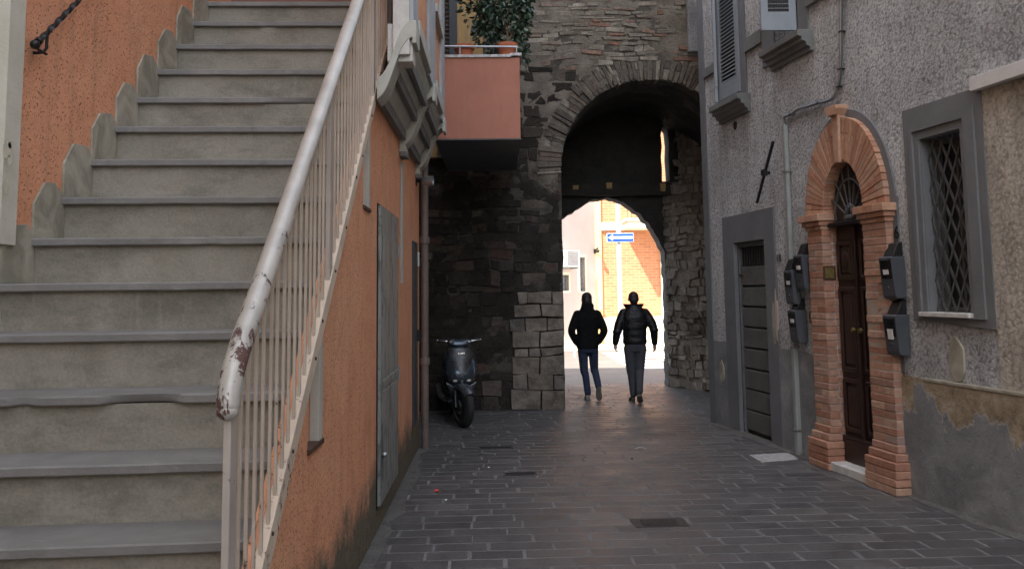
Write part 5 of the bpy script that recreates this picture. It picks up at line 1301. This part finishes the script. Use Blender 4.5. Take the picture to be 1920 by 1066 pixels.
# air conditioner
c = hfl(1064, 486)
t = on(HF, 'air_conditioner', 'white air conditioning unit on the pale house wall', 'air conditioner', c[0]-.1, -.02, c[1])
mb = MB(); mb.box(-.32, .30, -.30, -.06, -.24, .26); u_ = mb.build('case', 'white_paint', t, bevel=.02)
mb = MB(); slats(mb, -.26, .20, -.18, .2, -.31, .06, .012, .01); mb.build('fan_grille', 'galv', u_)
mb = MB()
for x in (-.25, .2): mb.box(x-.02, x+.02, -.30, .0, -.28, -.24)
mb.box(-.27, .22, -.06, .0, -.28, -.24); mb.build('bracket', 'galv', t)
c = hfl(1119, 470)
t = on(HF, 'wall_spotlight', 'small wall light at the corner of the pale house', 'wall light', c[0]-.1, 0, c[1])
mb = MB(); mb.tube([(0, 0, 0), (-.05, -.15, .08), (-.1, -.2, .0)], .02, 8); mb.ell((-.1, -.2, -.02), (.06, .06, .05), 12); mb.box(-.05, .05, -.02, 0, -.08, .05); mb.build('lamp_body', 'iron', t, smooth=50)
# one way sign
sy = 21.5; a = aty(1138, 453, sy); b_ = aty(1186, 438, sy); ctr = aty(1160, 446, sy)
t = thing('street_sign', 'blue sign with white arrow pointing left on a tall pale pole', 'sign', (ctr.x, sy, 0))
mb = MB(); mb.lathe([(.055, 0), (.055, 3.2), (.05, 6.2), (.001, 6.2)], 16, (0, 0, -.02)); mb.build('pole', 'pale_pole', t, smooth=50)
w0, w1_ = a.x-ctr.x, b_.x-ctr.x; h0, h1 = a.z-.0, b_.z
mb = MB(); mb.box(w0-.012, w1_+.012, -.085, -.07, h0-.012, h1+.012); pl = mb.build('plate', 'sign_white', t, bevel=.002)
mb = MB(); mb.box(w0, w1_, -.088, -.0851, h0, h1); mb.build('blue_face', 'blue_sign', pl)
zm = (h0+h1)/2; hh = (h1-h0)
mb = MB(); mb.prism([(w0+.02, zm), (w0+.02+hh*.62, zm+hh*.42), (w0+.02+hh*.62, zm+hh*.17), (w1_-.015, zm+hh*.17), (w1_-.015, zm-hh*.17), (w0+.02+hh*.62, zm-hh*.17), (w0+.02+hh*.62, zm-hh*.42)], -.091, -.0885); mb.build('arrow', 'sign_white', pl)
mb = MB(); mb.box(-.07, .07, -.07, .06, zm-.03, zm+.03); mb.build('clamp', 'galv', t)
# small red and white post by the pale house
q = ground(1068, 664)
t = thing('marker_post', 'small post with a red top standing against the pale house', 'post', (q.x+.1, q.y-.5, 0))
mb = MB(); mb.tube([(0, 0, -.02), (0, 0, .5)], .03, 10); mb.build('post', 'white_paint', t, smooth=50)
mb = MB(); mb.lathe([(.001, .38), (.06, .38), (.065, .40), (.065, .50), (.05, .53), (.001, .53)], 14); mb.build('red_cap', 'red_plastic', t, smooth=50)

# ------------------------------------------------------------------ things on the alley floor
q = ground(1236, 979)
t = thing('drain_grate', 'large rusty iron drain grate in the middle of the paving', 'drain grate', (q.x, q.y, .004), R(3))
mb = MB(); panel(mb, rect(-.20, .20, -.12, .12), (rect(-.13, .13, -.085, .085),), 0, .012); bmesh.ops.rotate(mb.bm, verts=mb.bm.verts, cent=(0, 0, 0), matrix=Matrix.Rotation(R(-90), 3, 'X')); mb.build('frame', 'grate', t)
mb = MB()
for k in range(6): mb.box(-.13, .13, -.075+.03*k-.008, -.075+.03*k+.008, -.01, .004)
mb.build('bars', 'grate', t)
mb = MB(); mb.box(-.13, .13, -.085, .085, -.012, -.0035); mb.build('pit', 'dark', t)
for px, py, w, lab in ((930, 839, .17, 'far narrow drain slot in the shaded paving'), (975, 888, .14, 'nearer narrow drain slot in the shaded paving')):
    q = ground(px, py); t = thing('drain_slot', lab, 'drain', (q.x, q.y, .003), R(2), 'narrow drain slots in the paving')
    mb = MB(); mb.box(-w, w, -.05, .05, -.002, .002); mb.build('slot_cover', 'dark', t)
    mb = MB(); mb.box(-w-.02, w+.02, -.062, -.05, -.002, .004); mb.box(-w-.02, w+.02, .05, .062, -.002, .004); mb.build('frame', 'grate', t)
q = ground(818, 922)
mb = MB(); mb.ell((0, 0, .012), (.022, .018, .012), 8)
for v in mb.bm.verts: v.co += Vector((rnd.uniform(-1, 1), rnd.uniform(-1, 1), rnd.uniform(-.3, 1)))*.006
o = mb.build('red_wrapper', 'red_plastic'); o.location = q; tag(o, 'crumpled red wrapper lying on the paving near the orange house', 'litter')
for px, py, s_, m, lab in ((1202, 841, .03, 'paper', 'curled white paper scrap in the middle of the alley'), (916, 876, .012, 'paper', 'tiny white paper crumb in the shaded paving'), (836, 937, .012, 'paper', 'tiny white paper crumb beside the red wrapper'), (1185, 860, .014, 'iron', 'small dark pebble near the curled paper scrap')):
    q = ground(px, py); mb = MB()
    if s_ > .02: mb.rings([[(-.06+.02*k, .01*math.sin(k)+j*.012, .004+.012*math.sin(math.pi*k/6)+.001*i) for j, i in ((0, 0), (1, 0), (1, 1), (0, 1))] for k in range(7)])
    else: mb.ell((0, 0, s_*.4), (s_, s_*.8, s_*.45), 8)
    o = mb.build('litter', m); o.location = q; tag(o, lab, 'litter')

# ------------------------------------------------------------------ light
w = bpy.data.worlds.new('World'); S.world = w; w.use_nodes = True; nt = w.node_tree
sky = nt.nodes.new('ShaderNodeTexSky'); sky.sky_type = 'NISHITA'; sky.sun_disc = False
EL, AZ = R(55), R(45)                                  # sun stands behind the left shoulder
sv = Vector((-math.sin(AZ)*math.cos(EL), -math.cos(AZ)*math.cos(EL), math.sin(EL)))
sky.sun_elevation = EL; sky.sun_rotation = math.atan2(sv.x, sv.y)
hs = nt.nodes.new('ShaderNodeHueSaturation'); hs.inputs['Saturation'].default_value = .42; nt.links.new(sky.outputs[0], hs.inputs['Color']); nt.links.new(hs.outputs[0], nt.nodes['Background'].inputs[0]); nt.nodes['Background'].inputs[1].default_value = .15
sun = bpy.data.lights.new('sun', 'SUN'); sun.energy = 2.8; sun.angle = R(.5); sun.color = (1, .93, .84)
so = bpy.data.objects.new('sun', sun); COL.objects.link(so); so.rotation_euler = sv.to_track_quat('Z', 'Y').to_euler()
S.view_settings.view_transform = 'Standard'; S.view_settings.look = 'None'; S.view_settings.exposure = 2.35; S.view_settings.gamma = 1
